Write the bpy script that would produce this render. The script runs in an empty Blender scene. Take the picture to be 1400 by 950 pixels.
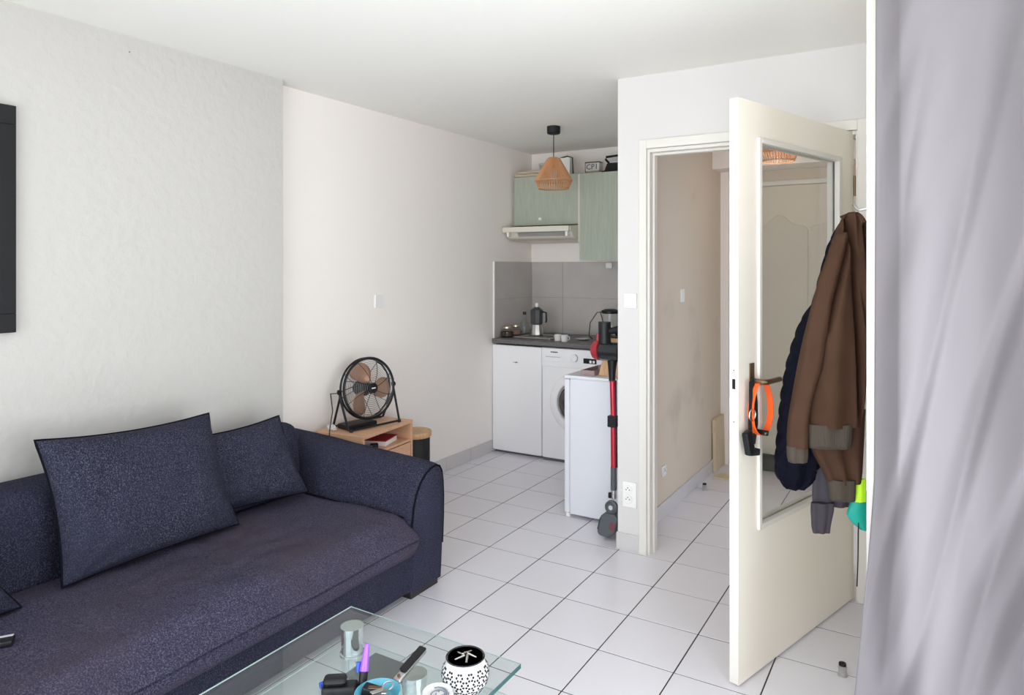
import bpy, bmesh, math, random
from mathutils import Vector, Matrix, noise
random.seed(4)
PI = math.pi
C = bpy.context.scene.collection
S = bpy.context.scene

# ------------------------------------------------------------------ camera
cd = bpy.data.cameras.new('camera'); cam = bpy.data.objects.new('camera', cd); C.objects.link(cam)
cam.location = (2.0131, -2.7166, 1.46997)
cam.rotation_euler = (PI/2, 0, 0.5268)
cd.sensor_fit = 'HORIZONTAL'; cd.sensor_width = 36
cd.lens = 943.56/1400*36
cd.shift_x = -27.5/1400; cd.shift_y = -110.93/1400
cd.clip_start = 0.02
S.camera = cam

# ------------------------------------------------------------------ light
S.view_settings.view_transform = 'Standard'; S.view_settings.look = 'None'
S.view_settings.exposure = 0.27; S.view_settings.gamma = 1.0
S.view_settings.use_curve_mapping = False
w = bpy.data.worlds.new('sky'); S.world = w; w.use_nodes = True
w.node_tree.nodes['Background'].inputs[0].default_value = (0.72, 0.83, 1.0, 1)
w.node_tree.nodes['Background'].inputs[1].default_value = 1.9

def area(name, loc, rot, sx, sy, power, col, spread=PI):
    l = bpy.data.lights.new(name, 'AREA'); l.shape = 'RECTANGLE'; l.size = sx; l.size_y = sy
    l.energy = power; l.color = col; l.spread = spread
    o = bpy.data.objects.new(name, l); o.location = loc; o.rotation_euler = rot; C.objects.link(o); return o
# daylight through the glazed wall behind the camera and the window beside it
area('daylight_rear', (1.2, -3.42, 1.25), (PI/2, 0, 0), 3.2, 2.2, 35, (0.93, 0.955, 1.0), math.radians(100))
area('daylight_side', (3.34, -1.9, 1.02), (PI/2, 0, PI/2), 2.2, 1.9, 82, (0.95, 0.97, 1.0))
# added fills without a known source: up through the glazing, and into the hall
area('ceiling_fill', (1.2, -4.7, 0.1), (math.radians(128), 0, 0), 3.6, 2.2, 36, (1.0, 0.97, 0.93), math.radians(120))
area('hall_side_fill', (2.35, 1.45, 1.25), (PI/2, 0, PI/2), 0.85, 1.9, 1.8, (1.0, 0.93, 0.84))
# high sun: falls through the glazed wall on the floor behind the camera and bounces into the room
sl = bpy.data.lights.new('sun', 'SUN'); sl.energy = 10; sl.angle = 0.01; sl.color = (1.0, 0.95, 0.88)
so = bpy.data.objects.new('sun', sl); so.rotation_euler = (math.radians(28), 0, math.radians(-6)); so.location = (1.2, -5, 5); C.objects.link(so)
S.cycles.max_bounces = 14; S.cycles.diffuse_bounces = 8; S.cycles.transmission_bounces = 12; S.cycles.transparent_max_bounces = 12
S.cycles.caustics_reflective = False; S.cycles.caustics_refractive = False
S.cycles.sample_clamp_indirect = 6

# ------------------------------------------------------------------ materials
def mat(name, col, rough=0.6, metal=0.0, **k):
    m = bpy.data.materials.new(name); m.use_nodes = True
    b = m.node_tree.nodes['Principled BSDF']
    b.inputs['Base Color'].default_value = (*col, 1); b.inputs['Roughness'].default_value = rough
    b.inputs['Metallic'].default_value = metal
    if 'trans' in k: b.inputs['Transmission Weight'].default_value = k['trans']
    if 'spec' in k: b.inputs['Specular IOR Level'].default_value = k['spec']
    if 'sheen' in k: b.inputs['Sheen Weight'].default_value = k['sheen']
    if 'coat' in k: b.inputs['Coat Weight'].default_value = k['coat']
    m['c'] = col
    return m
def nz(m, scale, detail=3, stretch=(1, 1, 1), coord='Object', rough=0.5):
    nt = m.node_tree; tc = nt.nodes.new('ShaderNodeTexCoord'); mp = nt.nodes.new('ShaderNodeMapping')
    mp.inputs['Scale'].default_value = stretch
    n = nt.nodes.new('ShaderNodeTexNoise'); n.inputs['Scale'].default_value = scale; n.inputs['Detail'].default_value = detail
    n.inputs['Roughness'].default_value = rough
    nt.links.new(tc.outputs[coord], mp.inputs[0]); nt.links.new(mp.outputs[0], n.inputs['Vector'])
    return n
def colnoise(m, stops, scale, detail=3, stretch=(1, 1, 1), coord='Object', rough=0.5):
    nt = m.node_tree; n = nz(m, scale, detail, stretch, coord, rough); r = nt.nodes.new('ShaderNodeValToRGB')
    el = r.color_ramp.elements
    el[0].position = stops[0][0]; el[0].color = (*stops[0][1], 1)
    el[1].position = stops[-1][0]; el[1].color = (*stops[-1][1], 1)
    for p, c in stops[1:-1]:
        e = el.new(p); e.color = (*c, 1)
    nt.links.new(n.outputs[0], r.inputs[0]); nt.links.new(r.outputs[0], nt.nodes['Principled BSDF'].inputs['Base Color'])
    return r
def bump(m, scale, strength, dist=0.002, detail=3, stretch=(1, 1, 1), coord='Object'):
    nt = m.node_tree; n = nz(m, scale, detail, stretch, coord); b = nt.nodes.new('ShaderNodeBump')
    b.inputs['Strength'].default_value = strength; b.inputs['Distance'].default_value = dist
    nt.links.new(n.outputs[0], b.inputs['Height']); nt.links.new(b.outputs[0], nt.nodes['Principled BSDF'].inputs['Normal'])

M = {}
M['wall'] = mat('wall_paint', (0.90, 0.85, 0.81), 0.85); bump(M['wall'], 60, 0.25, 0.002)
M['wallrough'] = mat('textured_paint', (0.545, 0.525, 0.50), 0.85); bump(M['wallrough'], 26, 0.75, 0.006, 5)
M['dimwall'] = mat('wall_paint_dimmed', (0.67, 0.65, 0.64), 0.85); bump(M['dimwall'], 60, 0.25, 0.002)  # same wall paint, darkened in colour to offset the direct rear daylight
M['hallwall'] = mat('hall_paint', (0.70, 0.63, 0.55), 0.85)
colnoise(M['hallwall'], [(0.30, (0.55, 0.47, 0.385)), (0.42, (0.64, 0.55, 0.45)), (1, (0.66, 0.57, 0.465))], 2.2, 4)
M['ceiling'] = mat('ceiling_paint', (0.86, 0.85, 0.815), 0.9)
M['gloss'] = mat('white_gloss_paint', (0.72, 0.695, 0.645), 0.4)
M['doorface'] = mat('door_paint', (0.72, 0.655, 0.55), 0.4)
colnoise(M['doorface'], [(0.3, (0.86, 0.80, 0.70)), (0.7, (0.88, 0.835, 0.75))], 1.2, 2)
M['tile'] = mat('floor_tile', (0.62, 0.62, 0.66), 0.22, spec=0.5)
colnoise(M['tile'], [(0.3, (0.73, 0.715, 0.765)), (0.7, (0.78, 0.765, 0.815))], 1.7, 3, coord='Object')
M['grout'] = mat('grout', (0.035, 0.03, 0.027), 0.9)
M['basetile'] = mat('base_tile', (0.60, 0.58, 0.58), 0.3)
M['splash'] = mat('splash_tile', (0.40, 0.37, 0.35), 0.35); colnoise(M['splash'], [(0.3, (0.47, 0.44, 0.42)), (0.7, (0.54, 0.505, 0.48))], 5, 3)
M['green'] = mat('green_laminate', (0.37, 0.46, 0.39), 0.5)
colnoise(M['green'], [(0.3, (0.36, 0.40, 0.33)), (0.7, (0.43, 0.465, 0.385))], 14, 4, (6, 6, 0.5))
M['cabside'] = mat('white_melamine', (0.68, 0.64, 0.55), 0.5)
M['hood'] = mat('hood_metal', (0.72, 0.68, 0.58), 0.35)
M['grille'] = mat('hood_filter', (0.33, 0.33, 0.32), 0.4, 0.4)
M['counter'] = mat('counter_laminate', (0.125, 0.115, 0.12), 0.4); colnoise(M['counter'], [(0.35, (0.10, 0.093, 0.098)), (0.65, (0.16, 0.148, 0.15))], 160, 2)
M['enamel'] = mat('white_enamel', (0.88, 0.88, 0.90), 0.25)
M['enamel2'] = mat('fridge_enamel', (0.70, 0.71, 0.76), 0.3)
M['greypl'] = mat('grey_plastic', (0.12, 0.12, 0.125), 0.4)
M['lightgrey'] = mat('light_grey_plastic', (0.55, 0.55, 0.56), 0.4)
M['black'] = mat('black_plastic', (0.010, 0.010, 0.012), 0.45, spec=0.3)
M['mblack'] = mat('matt_black', (0.010, 0.010, 0.012), 0.7)
M['chrome'] = mat('chrome', (0.62, 0.64, 0.65), 0.06, 1.0)
M['steel'] = mat('steel', (0.62, 0.61, 0.60), 0.28, 1.0)
M['potgrey'] = mat('dark_pot_grey', (0.05, 0.052, 0.055), 0.35)
M['wire'] = mat('grey_wire', (0.22, 0.22, 0.22), 0.5, 0.3)
M['bronze'] = mat('bronze', (0.20, 0.13, 0.08), 0.35, 0.85)
M['copper'] = mat('copper_blade', (0.42, 0.23, 0.14), 0.42, 0.5)
M['red'] = mat('red_metal', (0.52, 0.03, 0.055), 0.25, 0.35)
M['redpl'] = mat('red_plastic', (0.32, 0.018, 0.03), 0.4)
M['rollerred'] = mat('dull_red_window', (0.16, 0.05, 0.06), 0.3)
M['orange'] = mat('orange_rubber', (0.95, 0.13, 0.02), 0.5)
M['whitepl'] = mat('white_plastic', (0.84, 0.83, 0.81), 0.35)
M['ceramic'] = mat('white_ceramic', (0.68, 0.68, 0.67), 0.15)
M['navy'] = mat('navy_fabric', (0.0035, 0.004, 0.010), 0.8, spec=0.1); bump(M['navy'], 30, 0.3, 0.004)
M['olive'] = mat('brown_olive_fabric', (0.075, 0.05, 0.033), 0.8, spec=0.15); colnoise(M['olive'], [(0.3, (0.050, 0.024, 0.014)), (0.7, (0.066, 0.033, 0.020))], 9, 3); bump(M['olive'], 14, 0.5, 0.006, 4, (1, 1, 0.35))
M['rib'] = mat('ribbed_knit', (0.066, 0.054, 0.043), 0.85, spec=0.15); bump(M['rib'], 60, 0.5, 0.004, 1, (6, 6, 0.05))
M['greyfab'] = mat('charcoal_fabric', (0.055, 0.048, 0.058), 0.8, spec=0.15); bump(M['greyfab'], 22, 0.6, 0.006, 4)
M['neon'] = mat('neon_yellow', (0.55, 0.95, 0.02), 0.6)
M['teal'] = mat('teal_fabric', (0.0, 0.34, 0.27), 0.6)
M['purple'] = mat('purple_plastic', (0.30, 0.09, 0.85), 0.3)
M['blue'] = mat('blue_plastic', (0.04, 0.10, 0.55), 0.3)
M['cyan'] = mat('cyan_ceramic', (0.10, 0.40, 0.52), 0.3)
M['slate'] = mat('slate_card', (0.085, 0.095, 0.105), 0.5)
M['beech'] = mat('beech_wood', (0.66, 0.38, 0.23), 0.45)
colnoise(M['beech'], [(0.3, (0.60, 0.34, 0.20)), (0.7, (0.70, 0.42, 0.27))], 7, 4, (1, 8, 8))
M['wood'] = mat('light_wood', (0.56, 0.34, 0.18), 0.5)
colnoise(M['wood'], [(0.3, (0.48, 0.28, 0.14)), (0.7, (0.62, 0.39, 0.21))], 10, 4, (8, 8, 1))
M['board'] = mat('pale_board', (0.66, 0.55, 0.38), 0.6); colnoise(M['board'], [(0.3, (0.60, 0.49, 0.33)), (0.7, (0.70, 0.59, 0.42))], 9, 4, (8, 8, 1))
M['rattan'] = mat('rattan', (0.55, 0.28, 0.13), 0.7)
M['cloth'] = mat('beige_cloth', (0.55, 0.47, 0.37), 0.9); bump(M['cloth'], 200, 0.4)
M['coffee'] = mat('dark_coffee', (0.05, 0.03, 0.025), 0.6)
M['spice'] = mat('spice', (0.42, 0.27, 0.20), 0.7)
M['gold'] = mat('gold_lid', (0.72, 0.62, 0.45), 0.3, 0.8)
M['darkglass'] = mat('dark_glass', (0.02, 0.022, 0.025), 0.06)
M['foot'] = mat('dark_foot', (0.02, 0.015, 0.018), 0.4)
def glassy(name, col, rough=0.0, ior=1.45):
    m = mat(name, col, rough, trans=1.0); m.node_tree.nodes['Principled BSDF'].inputs['IOR'].default_value = ior; return m
def thin(name, tint, fac_scale=1.0):
    # thin sheet glass: clear transmission with fresnel reflection (same for every ray)
    m = bpy.data.materials.new(name); m.use_nodes = True; nt = m.node_tree; nt.nodes.clear()
    o = nt.nodes.new('ShaderNodeOutputMaterial'); t = nt.nodes.new('ShaderNodeBsdfTransparent'); g = nt.nodes.new('ShaderNodeBsdfGlossy')
    g.inputs['Roughness'].default_value = 0.02; t.inputs[0].default_value = (*tint, 1)
    f = nt.nodes.new('ShaderNodeFresnel'); f.inputs[0].default_value = 1.45; x = nt.nodes.new('ShaderNodeMixShader')
    gm = nt.nodes.new('ShaderNodeNewGeometry'); ma = nt.nodes.new('ShaderNodeMath'); ma.operation = 'MULTIPLY_ADD'
    ma.inputs[1].default_value = 1/1.45-1.45; ma.inputs[2].default_value = 1.45
    nt.links.new(gm.outputs['Backfacing'], ma.inputs[0]); nt.links.new(ma.outputs[0], f.inputs[0])
    nt.links.new(f.outputs[0], x.inputs[0]); nt.links.new(t.outputs[0], x.inputs[1]); nt.links.new(g.outputs[0], x.inputs[2]); nt.links.new(x.outputs[0], o.inputs[0]); return m
M['pane'] = thin('clear_pane', (0.93, 0.935, 0.92))
M['tableglass'] = thin('green_table_glass', (0.925, 0.965, 0.955))
M['edgeglint'] = mat('painted_edge_glint', (0.62, 0.74, 0.72), 0.1)  # highlight on the far and left glass edges, put into the colour
M['glassedge'] = mat('green_glass_edge', (0.015, 0.085, 0.08), 0.15)
M['jarglass'] = thin('jar_glass', (0.93, 0.95, 0.95))
# sofa weave: dark navy and charcoal melange
def weave(name, a, b, c, stain=None):
    m = mat(name, b, 0.9, spec=0.15); nt = m.node_tree
    r = colnoise(m, [(0.38, a), (0.52, b), (0.66, c)], 240, 3)
    big = nz(m, 2.3, 4); mx = nt.nodes.new('ShaderNodeMix'); mx.data_type = 'RGBA'
    rr = nt.nodes.new('ShaderNodeValToRGB'); rr.color_ramp.elements[0].position = 0.42; rr.color_ramp.elements[1].position = 0.66
    rr.color_ramp.elements[1].color = (0.6, 0.6, 0.6, 1)
    nt.links.new(big.outputs[0], rr.inputs[0]); nt.links.new(rr.outputs[0], mx.inputs[0])
    nt.links.new(r.outputs[0], mx.inputs[6]); mx.inputs[7].default_value = (*(stain or b), 1)
    nt.links.new(mx.outputs[2], nt.nodes['Principled BSDF'].inputs['Base Color'])
    n1 = nz(m, 7, 5); b1 = nt.nodes.new('ShaderNodeBump'); b1.inputs['Strength'].default_value = 0.8; b1.inputs['Distance'].default_value = 0.022
    nt.links.new(n1.outputs[0], b1.inputs['Height']); bump(m, 170, 0.7, 0.004, 3)
    b2 = [q for q in nt.nodes if q.type == 'BUMP' and q != b1][0]; nt.links.new(b1.outputs[0], b2.inputs['Normal']); return m
M['sofa'] = weave('sofa_weave', (0.013, 0.013, 0.026), (0.026, 0.026, 0.048), (0.070, 0.070, 0.105))
M['seat'] = weave('seat_weave', (0.026, 0.025, 0.048), (0.050, 0.046, 0.080), (0.11, 0.10, 0.145), (0.060, 0.046, 0.062))
M['pillow'] = weave('pillow_weave', (0.013, 0.014, 0.028), (0.027, 0.027, 0.048), (0.085, 0.083, 0.115))
M['piping'] = mat('piping_dark', (0.005, 0.005, 0.009), 0.9, spec=0.1)
# curtain: thin cloth that lets some light through
mm = mat('curtain_cloth', (0.255, 0.235, 0.252), 0.85); M['curtain'] = mm
nt = mm.node_tree; tr = nt.nodes.new('ShaderNodeBsdfTranslucent'); tr.inputs[0].default_value = (0.24, 0.225, 0.25, 1)
mx = nt.nodes.new('ShaderNodeMixShader'); mx.inputs[0].default_value = 0.25
nt.links.new(nt.nodes['Principled BSDF'].outputs[0], mx.inputs[1]); nt.links.new(tr.outputs[0], mx.inputs[2])
nt.links.new(mx.outputs[0], nt.nodes['Material Output'].inputs[0]); bump(mm, 220, 0.25, 0.001)

# ------------------------------------------------------------------ builders
MW = {}
def world(o):
    return MW.get(o.name, Matrix.Identity(4))
class MB:
    def __init__(s): s.v = []; s.f = []
    def add(s, vs, fs):
        n = len(s.v); s.v += [Vector(p) for p in vs]; s.f += [[i+n for i in f] for f in fs]; return s
    def box(s, x0, x1, y0, y1, z0, z1, m=None):
        vs = [Vector((x, y, z)) for x in (x0, x1) for y in (y0, y1) for z in (z0, z1)]
        if m: vs = [m @ p for p in vs]
        return s.add(vs, [(0, 1, 3, 2), (4, 6, 7, 5), (0, 4, 5, 1), (2, 3, 7, 6), (0, 2, 6, 4), (1, 5, 7, 3)])
    def lathe(s, prof, seg=24, m=None, sx=1, sy=1):
        vs = []; fs = []
        for r, z in prof:
            for k in range(seg):
                a = 2*PI*k/seg; vs.append(Vector((r*math.cos(a)*sx, r*math.sin(a)*sy, z)))
        for i in range(len(prof)-1):
            for k in range(seg):
                k2 = (k+1) % seg; fs.append((i*seg+k, i*seg+k2, (i+1)*seg+k2, (i+1)*seg+k))
        fs.append(tuple(range(seg))[::-1]); fs.append(tuple((len(prof)-1)*seg+k for k in range(seg)))
        if m: vs = [m @ p for p in vs]
        return s.add(vs, fs)
    def tube(s, pts, r, seg=8, closed=False, flat=1.0, up=None):
        pts = [Vector(p) for p in pts]; n = len(pts); rs = r if isinstance(r, (list, tuple)) else [r]*n
        vs = []; fs = []; pu = None
        for i, p in enumerate(pts):
            a = pts[i-1] if (i or closed) else p; b = pts[(i+1) % n] if (i < n-1 or closed) else p
            t = (b-a).normalized()
            ref = Vector(up) if up else (pu if pu is not None else (Vector((0, 0, 1)) if abs(t.z) < 0.9 else Vector((1, 0, 0))))
            u = (ref - t*ref.dot(t)).normalized(); pu = u; q = t.cross(u)
            for k in range(seg):
                an = 2*PI*k/seg; vs.append(p + u*math.cos(an)*rs[i] + q*math.sin(an)*rs[i]*flat)
        m = n if closed else n-1
        for i in range(m):
            j = (i+1) % n
            for k in range(seg):
                k2 = (k+1) % seg; fs.append((i*seg+k, i*seg+k2, j*seg+k2, j*seg+k))
        if not closed:
            fs.append(tuple(range(seg))[::-1]); fs.append(tuple((n-1)*seg+k for k in range(seg)))
        return s.add(vs, fs)
    def prism(s, poly, a, b, axis='x', m=None):
        n = len(poly); vs = []
        for h in (a, b):
            for p, q in poly:
                vs.append(Vector({'x': (h, p, q), 'y': (p, h, q), 'z': (p, q, h)}[axis]))
        if m: vs = [m @ v for v in vs]
        return s.add(vs, [tuple(range(n)), tuple(range(n, 2*n))[::-1]] + [(i, (i+1) % n + 0, (i+1) % n + n, i+n) for i in range(n)])
    def build(s, name, m, parent=None, smooth=False, bevel=0, w=False, seg=2, sub=0, ang=40):
        """w: coordinates are world coordinates; a top-level mesh gets its origin at its base centre"""
        vs = s.v
        o_m = Matrix.Identity(4); loc = None
        if parent is not None and w:
            inv = world(parent).inverted(); vs = [inv @ v for v in vs]
        if parent is None:
            xs = [v.x for v in vs]; ys = [v.y for v in vs]; zs = [v.z for v in vs]
            loc = Vector(((min(xs)+max(xs))/2, (min(ys)+max(ys))/2, min(zs))); vs = [v-loc for v in vs]
        me = bpy.data.meshes.new(name); me.from_pydata([tuple(v) for v in vs], [], s.f)
        b = bmesh.new(); b.from_mesh(me); bmesh.ops.recalc_face_normals(b, faces=b.faces); b.to_mesh(me); b.free()
        if isinstance(m, str): m = M[m]
        me.materials.append(m)
        o = bpy.data.objects.new(name, me); C.objects.link(o)
        if loc is not None: o.location = loc; MW[o.name] = Matrix.Translation(loc)
        if parent is not None: o.parent = parent; MW[o.name] = world(parent)
        if bevel:
            md = o.modifiers.new('bevel', 'BEVEL'); md.width = bevel; md.segments = seg; md.limit_method = 'ANGLE'; md.angle_limit = math.radians(40)
        if sub:
            md = o.modifiers.new('sub', 'SUBSURF'); md.levels = md.render_levels = sub
        if smooth or bevel:
            for p in me.polygons: p.use_smooth = True
            md = o.modifiers.new('wn', 'WEIGHTED_NORMAL') if bevel else None
            if not bevel: me.set_sharp_from_angle(angle=math.radians(ang))
        return o
def tag(o, label, cat, group=None):
    o['label'] = label; o['category'] = cat
    if group: o['group'] = group
    return o
def T(name, loc, label, cat, rz=0, group=None, rx=0, ry=0):
    o = bpy.data.objects.new(name, None); C.objects.link(o); o.empty_display_size = 0.05
    o.location = loc; o.rotation_euler = (rx, ry, rz)
    from mathutils import Euler
    MW[o.name] = Matrix.Translation(loc) @ Euler((rx, ry, rz)).to_matrix().to_4x4()
    if cat: tag(o, label, cat, group)
    return o
def struct(o, kind='structure'):
    o['kind'] = kind; return o
def SE(name, loc=(0, 0, 0)):
    return struct(T(name, loc, None, None))
def bx(name, x0, x1, y0, y1, z0, z1, m, parent=None, bevel=0, w=True, seg=2):
    return MB().box(x0, x1, y0, y1, z0, z1).build(name, m, parent, bevel=bevel, w=w, seg=seg)
def R(axis, deg): return Matrix.Rotation(math.radians(deg), 4, axis)
def TR(*p): return Matrix.Translation(p)
def text(name, body, size, m, parent, mtx, ext=0.0004):
    cu = bpy.data.curves.new(name, 'FONT'); cu.body = body; cu.size = size; cu.extrude = ext; cu.align_x = 'CENTER'; cu.align_y = 'CENTER'; cu.resolution_u = 2
    t = bpy.data.objects.new(name, cu); C.objects.link(t); bpy.context.view_layer.update()
    me = bpy.data.meshes.new_from_object(t); bpy.data.objects.remove(t)
    me.transform(mtx); me.materials.clear(); me.materials.append(M[m] if isinstance(m, str) else m)
    o = bpy.data.objects.new(name, me); C.objects.link(o); o.parent = parent; return o
def softbox(x0, x1, y0, y1, z0, z1, r, n=24, disp=None):
    """closed rounded box on an even grid; disp(p, normal) -> new p"""
    b = bmesh.new(); cx, cy, cz = (x0+x1)/2, (y0+y1)/2, (z0+z1)/2; hx, hy, hz = (x1-x0)/2, (y1-y0)/2, (z1-z0)/2
    mb = MB(); big = max(hx, hy, hz)
    def grid(ax, sgn):
        u, v = [(1, 2), (2, 0), (0, 1)][ax]; H = (hx, hy, hz)
        def lin(h, k):
            out = [-h]; inner = max(2, int(n*h/big)); rr = min(r, h*0.98)
            out = [-h, -h+rr*0.3, -h+rr*0.65]
            out += [-h+rr + (2*h-2*rr)*i/inner for i in range(inner+1)]
            out += [h-rr*0.65, h-rr*0.3, h]; return out
        U = lin(H[u], 0); V = lin(H[v], 0); vs = []
        for a in U:
            for c in V:
                p = [0, 0, 0]; p[ax] = sgn*H[ax]; p[u] = a; p[v] = c
                q = Vector([max(-H[i]+min(r, H[i]), min(H[i]-min(r, H[i]), p[i])) for i in range(3)])
                d = Vector(p)-q; nn = d.normalized() if d.length > 1e-6 else Vector((0, 0, 1))
                s = q + Vector([nn[i]*min(r, H[i]) for i in range(3)])
                s = s + Vector((cx, cy, cz))
                if disp: s = disp(s, nn)
                vs.append(s)
        fs = [(i*len(V)+j, i*len(V)+j+1, (i+1)*len(V)+j+1, (i+1)*len(V)+j) for i in range(len(U)-1) for j in range(len(V)-1)]
        mb.add(vs, fs)
    for ax in range(3):
        for sg in (-1, 1): grid(ax, sg)
    t = bmesh.new(); me = bpy.data.meshes.new('t'); me.from_pydata([tuple(v) for v in mb.v], [], mb.f); t.from_mesh(me)
    bmesh.ops.remove_doubles(t, verts=t.verts, dist=1e-5)
    t.verts.index_update(); mb.v = [v.co.copy() for v in t.verts]; mb.f = [[v.index for v in f.verts] for f in t.faces]; t.free(); bpy.data.meshes.remove(me)
    return mb
def N(p, sc, seed=0): return noise.noise(Vector((p[0]*sc+seed, p[1]*sc, p[2]*sc)))

# ------------------------------------------------------------------ the setting
HC = 2.445                                                       # ceiling height
floor = SE('floor')
bx('screed', -1.1, 3.3, -3.4, 2.6, -0.06, -0.0014, 'grout', floor)
def tile_mesh(x0, x1, y0, y1):
    return MB().box(x0, x1, y0, y1, -0.03, 0.0)
full = None
for i in range(-4, 12):
    for j in range(-11, 9):
        x0, x1 = max(i*0.3, -1.02), min((i+1)*0.3, 3.2); y0, y1 = max(j*0.3, -3.0), min((j+1)*0.3, 2.5)
        if x1-x0 < 0.02 or y1-y0 < 0.02: continue
        if x0 > 1.86 and y0 > -0.5: continue                     # behind the curtained closet
        g = 0.0026
        dz = random.uniform(-0.0004, 0.0004)
        if abs(x1-x0-0.3) < 1e-4 and abs(y1-y0-0.3) < 1e-4:
            if full is None:
                t = MB().box(g, 0.3-g, g, 0.3-g, -0.012, 0.0).build('tile', 'tile', floor, bevel=0.0007, seg=1); full = t
                for pp in t.data.polygons: pp.use_smooth = False
            else:
                t = bpy.data.objects.new('tile', full.data); C.objects.link(t); t.parent = floor
                md = t.modifiers.new('bevel', 'BEVEL'); md.width = 0.0007; md.segments = 1
            t.location = (x0, y0, dz)
        else:
            t = MB().box(g, x1-x0-g, g, y1-y0-g, -0.012, 0.0).build('tile', 'tile', floor, bevel=0.0007, seg=1); t.location = (x0, y0, dz)
bx('threshold_strip', -1.02, 3.2, -3.3, -3.0, -0.012, 0.0, 'basetile', floor)

struct(bx('ceiling', -1.1, 3.3, -3.4, 2.6, HC, HC+0.08, 'ceiling'))
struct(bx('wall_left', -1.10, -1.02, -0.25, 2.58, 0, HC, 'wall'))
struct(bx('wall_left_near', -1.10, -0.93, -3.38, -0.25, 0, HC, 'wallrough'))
struct(bx('wall_back', -1.02, 3.28, 2.5, 2.58, 0, HC, 'hallwall'))
struct(bx('wall_kitchen_back', -1.02, 0.59, 2.492, 2.5, 0, HC, 'wall'))
# partition between kitchen and hall, with its return towards the door
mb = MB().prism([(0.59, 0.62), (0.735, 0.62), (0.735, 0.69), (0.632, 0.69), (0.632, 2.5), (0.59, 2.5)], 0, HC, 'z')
struct(mb.build('wall_middle', 'dimwall'))
struct(bx('wall_hall_left', 0.632, 0.640, 0.69, 2.5, 0, HC, 'hallwall'))
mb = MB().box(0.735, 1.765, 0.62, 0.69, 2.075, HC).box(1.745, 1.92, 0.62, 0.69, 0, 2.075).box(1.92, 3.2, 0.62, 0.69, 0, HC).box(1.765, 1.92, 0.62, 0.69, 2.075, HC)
struct(mb.build('wall_door', 'dimwall'))
struct(bx('wall_right', 1.849, 1.92, -0.55, 0.62, 0, HC, 'gloss'))
mb = MB().box(1.80, 1.86, 0.69, 1.0, 0, HC).box(1.80, 1.86, 1.9, 2.5, 0, HC).box(1.80, 1.86, 1.0, 1.9, 2.1, HC)  # unseen opening, added to let the side fill into the hall
struct(mb.build('wall_hall_right', 'hallwall'))
mb = MB().box(3.2, 3.28, -3.38, -2.95, 0, HC).box(3.2, 3.28, -0.85, 0.69, 0, HC).box(3.2, 3.28, -2.95, -0.85, 2.02, HC).box(3.2, 3.28, -2.95, -0.85, 0, 0.04)
struct(mb.build('wall_window', 'wall'))
mb = MB().box(-0.93, -0.4, -3.38, -3.3, 0, HC).box(2.8, 3.2, -3.38, -3.3, 0, HC).box(-0.4, 2.8, -3.38, -3.3, 2.3, HC).box(-0.4, 2.8, -3.38, -3.3, 0, 0.12)
struct(mb.build('wall_rear', 'wall'))
# glazed wall behind the camera and side window (frames and panes)
def window(name, x0, x1, z0, z1, n, axis):
    o = SE(name)
    def b(nm, a0, a1, c0, c1, d0, d1, m):
        if axis == 'y': bx(nm, a0, a1, -3.36+d0, -3.36+d1, c0, c1, m, o)
        else: bx(nm, 3.22+d0, 3.22+d1, a0, a1, c0, c1, m, o)
    b('sash_frame', x0, x1, z0, z0+0.06, 0, 0.05, 'gloss'); b('sash_frame', x0, x1, z1-0.06, z1, 0, 0.05, 'gloss')
    for k in range(n+1):
        xx = x0 + (x1-x0-0.06)*k/n; b('sash_frame', xx, xx+0.06, z0+0.06, z1-0.06, 0, 0.05, 'gloss')
    for k in range(n):
        xx = x0+0.06+(x1-x0-0.06)*k/n; b('pane', xx, xx+(x1-x0-0.06)/n-0.06, z0+0.06, z1-0.06, 0.02, 0.026, 'pane')
window('window_1', -0.4, 2.8, 0.12, 2.3, 3, 'y')
window('window_2', -2.95, -0.85, 0.04, 2.02, 2, 'x')
# soffit box at the end of the hall
struct(bx('trim_1', 0.640, 1.80, 2.22, 2.5, 2.168, HC, 'wall'))
struct(bx('trim_2', 0.640, 0.70, 2.44, 2.5, 0, 2.168, 'wall'))

def baseboard(name, pieces):
    o = SE(name)
    for p in pieces: bx('base_tile', *p, 'basetile', o, bevel=0.0015, seg=1)
def run(a, b, step=0.3, off=0.0):
    k = math.floor((a-off)/step); out = []
    while True:
        s, e = max(a, off+k*step), min(b, off+(k+1)*step)
        if s >= b-1e-4: break
        if e-s > 0.02: out.append((s+0.0012, e-0.0012))
        k += 1
    return out
baseboard('baseboard_left', [(-1.02, -1.011, a, b, 0.0, 0.095) for a, b in run(-0.25, 1.86, 0.3, 0.06)])
baseboard('baseboard_middle', [(0.584, 0.712, 0.611, 0.62, 0.0, 0.088)] + [(0.583, 0.59, a, b, 0.0, 0.088) for a, b in run(0.622, 0.88)])
baseboard('baseboard_hall', [(0.640, 0.649, a, b, 0.0, 0.088) for a, b in run(0.72, 2.44, 0.3, 0.1)])
baseboard('baseboard_back', [(a, b, 2.491, 2.5, 0.0, 0.088) for a, b in run(0.702, 0.99)])

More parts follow.
